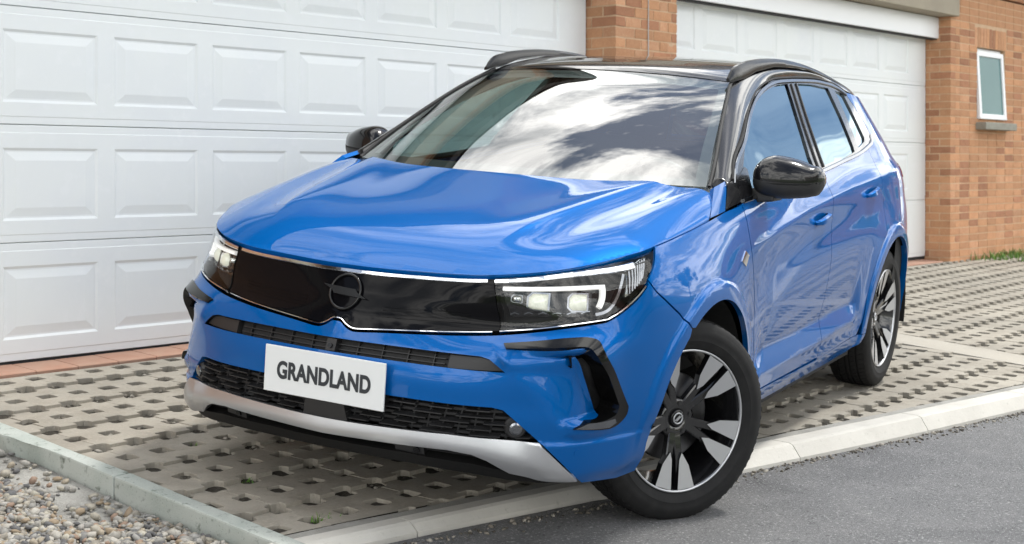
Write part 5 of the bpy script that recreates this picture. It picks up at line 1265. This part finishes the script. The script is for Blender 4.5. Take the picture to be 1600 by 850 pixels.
# ---- number plate with lettering -------------------------------------------------------------------
PC=np.array([.913,0,.529]); PW,PH=.464,.150
tiltp=math.radians(-1.5)
def plate():
    bm=bmesh.new(); bm_box(bm,-.006,.0,-PW/2,PW/2,-PH/2,PH/2,.0015,2); o=bm_obj('number_plate',bm,MAT['plate'],car); o.location=PC; o.rotation_euler=(0,tiltp,0)
    cu=bpy.data.curves.new('plate_lettering','FONT'); cu.body='GRANDLAND'; cu.align_x='CENTER'; cu.align_y='CENTER'; cu.size=.0755; cu.offset=.0029; cu.extrude=.0006; cu.space_character=1.03
    to=bpy.data.objects.new('t',cu); COLL.objects.link(to); dg=bpy.context.evaluated_depsgraph_get(); me=bpy.data.meshes.new_from_object(to.evaluated_get(dg)); bpy.data.objects.remove(to)
    me.materials.clear(); me.materials.append(MAT['plate_text']); xs_=[v.co.x for v in me.vertices]; w=max(xs_)-min(xs_); ys_=[v.co.y for v in me.vertices]; cyy=(max(ys_)+min(ys_))/2; cxx=(max(xs_)+min(xs_))/2
    for v in me.vertices:
        a,b,c_=v.co; v.co=(.0012+c_,(a-cxx)*.362/w,(b-cyy))
    t=bpy.data.objects.new('lettering',me); link(t,o)
    bm=bmesh.new(); bm_box(bm,-.03,-.007,-.16,.16,-.06,.06); bm_obj('plate_holder',bm,MAT['satin'],o)
plate()
# ---- wheels -------------------------------------------------------------------------------------------
def lathe(prof,n,closed=False):
    V=[];F=[];m=len(prof)
    for i in range(n):
        a=2*math.pi*i/n
        for y,r in prof: V.append((r*math.cos(a),y,r*math.sin(a)))
    for i in range(n):
        for j in range(m-1): F.append((i*m+j,i*m+j+1,((i+1)%n)*m+j+1,((i+1)%n)*m+j))
    return V,F
TR=.355
def tyre_mesh():
    prof=[(-.085,.244),(-.098,.262),(-.108,.290),(-.108,.315),(-.098,.338),(-.086,.3485)]
    def tread(a,b,ra,rb): return [(a,ra),(b,rb)]
    gr=[(-.052,-.044),(-.016,-.007),(.007,.016),(.044,.052)]
    cur=-.086
    for a,b in gr:
        rr=lambda y:.355-.0065*(abs(y)/.09)**2.5
        prof+=[(a,rr(a)),(a+.001,rr(a)-.008),(b-.001,rr(b)-.008),(b,rr(b))]
    prof+=[(.086,.3485),(.098,.338),(.1035,.325),(.1045,.322),(.1085,.315),(.1092,.300),(.1075,.285),(.1082,.283),(.101,.264),(.094,.252),(.084,.244)]
    V,F=lathe(prof,96); o=mesh_data('tyre',V,F,MAT['tyre'],smooth=True)
    o.set_sharp_from_angle(angle=math.radians(40))
    # lateral sipes: small blocks cut as dark ribs at the shoulders
    return o
def tread_blocks():
    bm=bmesh.new(); V=[];F=[]
    for i in range(72):
        a=2*math.pi*i/72
        for s in (1,-1):
            for (y0,y1,r0,r1) in ((.054,.088,.3535,.3470),(.020,.042,.3548,.3540)):
                da=.035; b=len(V)
                for (yy,rr) in ((y0,r0),(y1,r1)):
                    for t in (-da/2,da/2): V.append(((rr+.0022)*math.cos(a+t+s*yy*1.2),s*yy,(rr+.0022)*math.sin(a+t+s*yy*1.2)))
                for (yy,rr) in ((y0,r0),(y1,r1)):
                    for t in (-da/2,da/2): V.append(((rr-.006)*math.cos(a+t+s*yy*1.2),s*yy,(rr-.006)*math.sin(a+t+s*yy*1.2)))
                F+=[(b,b+1,b+3,b+2),(b,b+4,b+5,b+1),(b+2,b+3,b+7,b+6),(b,b+2,b+6,b+4),(b+1,b+5,b+7,b+3)]
    return mesh_data('tread_blocks',V,F,MAT['tyre'])
def rim_mesh():
    # barrel: outer lip, drop well
    prof=[(.094,.252),(.097,.249),(.094,.2455),(.080,.240),(.060,.232),(.02,.222),(-.05,.215),(-.085,.222),(-.088,.245)]
    V,F=lathe(prof,80); V=[Vector(v) for v in V]
    def spoke(th,w0,w1,r0,r1,y0,y1,th2):
        """tapered bar from (r0,th) to (r1,th2), box section"""
        b=len(V); d=.026
        for (r,t,w,y) in ((r0,th,w0,y0),((r0+r1)/2,(th*.45+th2*.55),(w0+w1)/2*.86,(y0+y1)/2+.006),(r1,th2,w1,y1)):
            c_,s_=math.cos(t),math.sin(t)
            for q,yy in ((-w/2,-d),(-w/2,-.004),(-w/2+.004,0),(w/2-.004,0),(w/2,-.004),(w/2,-d)): V.append(Vector((r*c_-q*s_,y+yy,r*s_+q*c_)))
        for i in range(2):
            for j in range(5): F.append((b+i*6+j,b+i*6+j+1,b+(i+1)*6+j+1,b+(i+1)*6+j))
    for k in range(5):
        c0=2*math.pi*k/5+PHASE
        for s in (1,-1): spoke(c0+s*.17,.034,.030,.045,.243,.050,.080,c0+s*.155)
    return V,F
PHASE=math.radians(90-16)
def wheel(cx,cy_,cz,k,steer=0,camber=0,phase=0):
    V,F=rim_mesh(); o=mobj('wheel',V,F,MAT['rimblack'],car); 
    bm=bmesh.new(); bm.from_mesh(o.data); bmesh.ops.recalc_face_normals(bm,faces=bm.faces); bm.to_mesh(o.data); bm.free()
    for f in o.data.polygons: f.use_smooth=True
    o.data.set_sharp_from_angle(angle=math.radians(30))
    # bright machined lip ring
    V,F=lathe([(.0965,.2505),(.0995,.2480),(.0965,.2435),(.090,.2425)],80); mobj('rim_lip',V,F,MAT['machined'],o,smooth=True)
    # machined facets beside each twin spoke
    for i in range(5):
        c0=2*math.pi*i/5+PHASE
        for s in (1,-1):
            q=[(.118,.215),(.142,.115),(.2430,.062),(.2430,.355),(.166,.350)]
            def P(r,t,dy): 
                y=.058+(.092-.058)*(r-.05)/.193+dy; return (r*math.cos(c0+s*t),y,r*math.sin(c0+s*t))
            V=[P(r,t,.004) for r,t in q]+[P(r,t,-.022) for r,t in q]; m=len(q); F=[tuple(range(m))]+[(j,j+m,(j+1)%m+m,(j+1)%m) for j in range(m)]
            f=mobj('machined_facet',V,F,[MAT['machined'],MAT['rimblack']],o,midx=[0]+[1]*m)
            bm=bmesh.new(); bm.from_mesh(f.data); bmesh.ops.recalc_face_normals(bm,faces=bm.faces); bm.normal_update()
            bm.faces.ensure_lookup_table()
            if bm.faces[0].normal.y<0: bmesh.ops.reverse_faces(bm,faces=bm.faces)
            bm.to_mesh(f.data); bm.free()
            # black web behind the facet towards the hub
    # hub, cap, bolts
    V,F=lathe([(.030,.074),(.047,.070),(.052,.058),(.050,.034),(.046,.031)],40); F.append(tuple(i*5 for i in range(40))); mobj('hub',V,F,MAT['rimblack'],o,smooth=True)
    V,F=lathe([(.046,.031),(.053,.030),(.056,.026),(.056,.0005)],32); F.append(tuple(i*4+3 for i in range(32))); hc=mobj('hub_cap',V,F,MAT['gloss'],o,smooth=True)
    V,F=lathe([(.056,.021),(.0585,.020),(.0585,.0165),(.056,.0155)],32); mobj('hub_emblem',V,F,MAT['machined'],o,smooth=True)
    extrude2d('hub_bolt_mark',[(-.023,.0045),(.012,.0045),(.009,.0),(.023,-.0045),(-.012,-.0045),(-.009,0)],np.array([0,.0565,0]),np.array([-.9,0,.43]),np.array([.43,0,.9]),np.array([0,1.,0]),.0015,MAT['machined'],o)
    for i in range(5):
        a=2*math.pi*(i+.5)/5+PHASE; V=[];F=[]; c_=Vector((.054*math.cos(a),.045,.054*math.sin(a))); tube(V,F,[c_,c_+Vector((0,.010,0))],.0085,6); mobj('wheel_bolt',V,F,MAT['satin'],o)
    V,F=lathe([(-.015,.155),(.010,.155),(.012,.150),(.012,.075),(.02,.07)],48); mobj('brake_disc',V,F,MAT['steel'],o,smooth=True)
    V=[];F=[]; tube(V,F,[(.10*math.cos(t),.015,.155*math.sin(t)*1.0) for t in ()] or [(.09,.018,.115),(.13,.018,.08),(.15,.018,.03)],.030,8); mobj('brake_caliper',V,F,MAT['satin'],o,smooth=True)
    link(bpy.data.objects.new('tyre',TYRE),o); tag(link(bpy.data.objects.new('tread_blocks',BLOCKS),o),kind='stuff')
    # placement: local +y is the outer face
    m=Matrix.Translation((cx,cy_,cz))@Matrix.Rotation(-steer,4,'Z')
    if k<0: m=m@Matrix.Rotation(math.pi,4,'Z')
    m=m@Matrix.Rotation(camber,4,'X')@Matrix.Rotation(phase,4,'Y'); o.matrix_local=m
    return o
TYRE=tyre_mesh(); BLOCKS=tread_blocks()
STEER=math.radians(31)
wheel(*FL_C,1,STEER,0,math.radians(FL_PH)); wheel(-.085,-.785,.385,-1,STEER,0,.5)
wheel(*RL_C,1,0,0,math.radians(RL_PH)); wheel(-2.735,-.795,.372,-1,0,0,.9)
# ---- cabin ------------------------------------------------------------------------------------------
bm=bmesh.new(); bm_box(bm,-.95,-.25,-.70,.70,.80,1.055,.05,3); bm_box(bm,-.98,-.60,.16,.62,.98,1.12,.04,3); bm_obj('dashboard',bm,MAT['seat'],car,True)
V=[];F=[]; cc=Vector((-.92,.36,1.02)); pts=[cc+Vector((.18*math.sin(a)*.42,.185*math.cos(a),.185*math.sin(a)*.9)) for a in np.linspace(0,2*math.pi,33)]; tube(V,F,pts,.014,8,False); mobj('steering_wheel',V,F,MAT['satin'],car,smooth=True)
for k in (1,-1):
    bm=bmesh.new(); bm_box(bm,-1.65,-1.15,k*.37-.26,k*.37+.26,.55,.72,.05,3); bm_box(bm,-1.82,-1.66,k*.37-.25,k*.37+.25,.70,1.24,.06,3)
    for v in bm.verts:
        if v.co.z>.8: v.co.x-=(v.co.z-.8)*.22
    se=bm_obj('front_seat',bm,MAT['seat'],car,True)
    bm=bmesh.new(); bm_box(bm,-1.93,-1.83,k*.37-.13,k*.37+.13,1.26,1.45,.045,3); bm_obj('headrest',bm,MAT['seat'],se,True)
bm=bmesh.new(); bm_box(bm,-2.75,-2.60,-.66,.66,.7,1.18,.06,3); bm_obj('rear_seat',bm,MAT['seat'],car,True)
bm=bmesh.new(); bm_box(bm,-3.3,-.3,-.72,.72,.45,.52); bm_obj('cabin_floor',bm,MAT['dark'],car)
for k in (1,-1): bm=bmesh.new(); bm_box(bm,-2.7,-.5,k*.775-.03,k*.775+.03,.5,1.07,.01,1); bm_obj('door_card',bm,MAT['seat'],car)
bm=bmesh.new(); bm_box(bm,-.99,-.96,-.11,.11,1.40,1.47,.012,2); bm_obj('rear_view_mirror',bm,MAT['matte'],car,True)
# rear screen closing the cabin
_sv=np.linspace(-1,1,21); _tp=canopy(np.full(21,2.59),_sv)-np.array([0,0,.004]); V=[];F=[]
for i in range(21):
    b_=np.array([-3.50,.66*_sv[i],1.19])
    for j in range(5): V.append(_tp[i]+(b_-_tp[i])*j/4)
F=[(i*5+j,i*5+j+1,(i+1)*5+j+1,(i+1)*5+j) for i in range(20) for j in range(4)]; mobj('rear_screen',V,F,MAT['rearglass'],car,smooth=True)
bm=bmesh.new(); bm_box(bm,-3.36,-3.16,-.54,.54,1.425,1.455,.012,2); bm_obj('roof_spoiler',bm,MAT['gloss'],car)
# ================================================================== the street beyond the frame, seen in the glass and paint
MAT['bark']=material('tree_bark',(.10,.075,.055),.95,noise=[(20,5,(.06,.045,.035),.4,.7)])
MAT['leaf']=material('tree_leaves',(1,1,1),.7,noise=[(.8,3,(.75,.75,.75),.4,.7)],island=[(.045,.085,.025),(.06,.11,.03),(.035,.07,.02),(.075,.12,.035)])
def tree(x,y,h,r,label):
    t=empty('street_tree',(x,y,-.2),label,'tree','trees along the street beyond the frame')
    V=[];F=[]; top=h*.62
    tube(V,F,[(0,0,-.3),(.05,.02,h*.25),(.0,.08,h*.45),(.08,.0,top)],[.16,.13,.10,.05],8)
    ends=[]
    for k in range(7):
        a=k*.9+RNG.uniform(0,.5); z0=h*(.30+.05*k); e=Vector((math.cos(a)*r*.7,math.sin(a)*r*.7,z0+h*.22)); tube(V,F,[(0,.04,z0),e*.5+Vector((0,0,z0*.52)),e],[.07,.045,.02],6); ends.append(e)
    mobj('trunk',V,F,MAT['bark'],t)
    V=[];F=[]
    for k in range(34):
        c=np.array([RNG.normal()*r*.45,RNG.normal()*r*.45,h*.66+RNG.normal()*h*.14]); cr_=RNG.uniform(.35,.75)*r*.5
        for q in range(70):
            d=RNG.normal(size=3); d/=np.linalg.norm(d); p=c+d*cr_*RNG.uniform(.5,1)**.5; a=RNG.normal(size=3); a/=np.linalg.norm(a); b=np.cross(a,d); b/=np.linalg.norm(b)+1e-9; s_=RNG.uniform(.05,.10); i=len(V)
            V+=[p-a*s_*1.5,p+b*s_,p+a*s_*1.5,p-b*s_]; F.append((i,i+1,i+2,i+3))
    mobj('crown',V,F,MAT['leaf'],t)
tree(27,3.4,5.2,1.5,'bushy green street tree nearest the garage house, seen only as a reflection')
tree(33,4.6,6.0,1.8,'taller dark green street tree standing second along the street, seen only as a reflection')
tree(31,-7.5,6.0,2.0,'round green tree across the street, seen only as a reflection')
tree(12,-9,5.5,1.8,'green tree straight across the road from the car, seen only as a reflection')
nh=empty('neighbour_house',(44,3.5,-.3),'brick neighbour house with tiled gable roof, seen only as a reflection in the side windows','house')
box('wall',-4,5,-5,4.5,0,5.0,MAT['brickwall'],nh)
V=[(-4.4,-5.4,4.95),(-4.4,4.9,4.95),(5.4,4.9,4.95),(5.4,-5.4,4.95),(-4.4,-.25,7.6),(5.4,-.25,7.6)]
mobj('roof',V,[(0,3,5,4),(1,4,5,2),(0,4,1),(3,2,5)],MAT['tile'],nh)
for yy in (-3.6,-.6,2.2):
    for zz in (.9,3.2): 
        w_=box('window',-4.06,-4.0,yy,yy+1.2,zz,zz+1.2,MAT['white_frame'],nh); box('pane',-4.075,-4.062,yy+.08,yy+1.12,zz+.08,zz+1.12,MAT['sash_pane'],w_)
oh=empty('facing_house',(9,-16,.0),'pale rendered house facing the garages from across the street, seen only as a reflection','house')
MAT['render_wall']=material('pale_render_wall',(.45,.42,.36),.9,noise=[(2,5,(.40,.37,.32),.4,.7)])
box('wall',-9,9,-4,1.5,0,3.0,MAT['render_wall'],oh)
V=[(-9.4,-4.4,2.95),(9.4,-4.4,2.95),(9.4,1.9,2.95),(-9.4,1.9,2.95),(-9.4,-1.2,4.6),(9.4,-1.2,4.6)]
mobj('roof',V,[(0,1,5,4),(3,4,5,2),(0,4,3),(1,2,5)],MAT['tile'],oh)
for xx in (-7,-3.2,1.6,5.4): w_=box('window',xx,xx+1.5,1.5,1.56,.9,2.2,MAT['white_frame'],oh); box('pane',xx+.08,xx+1.42,1.562,1.575,.98,2.12,MAT['sash_pane'],w_)
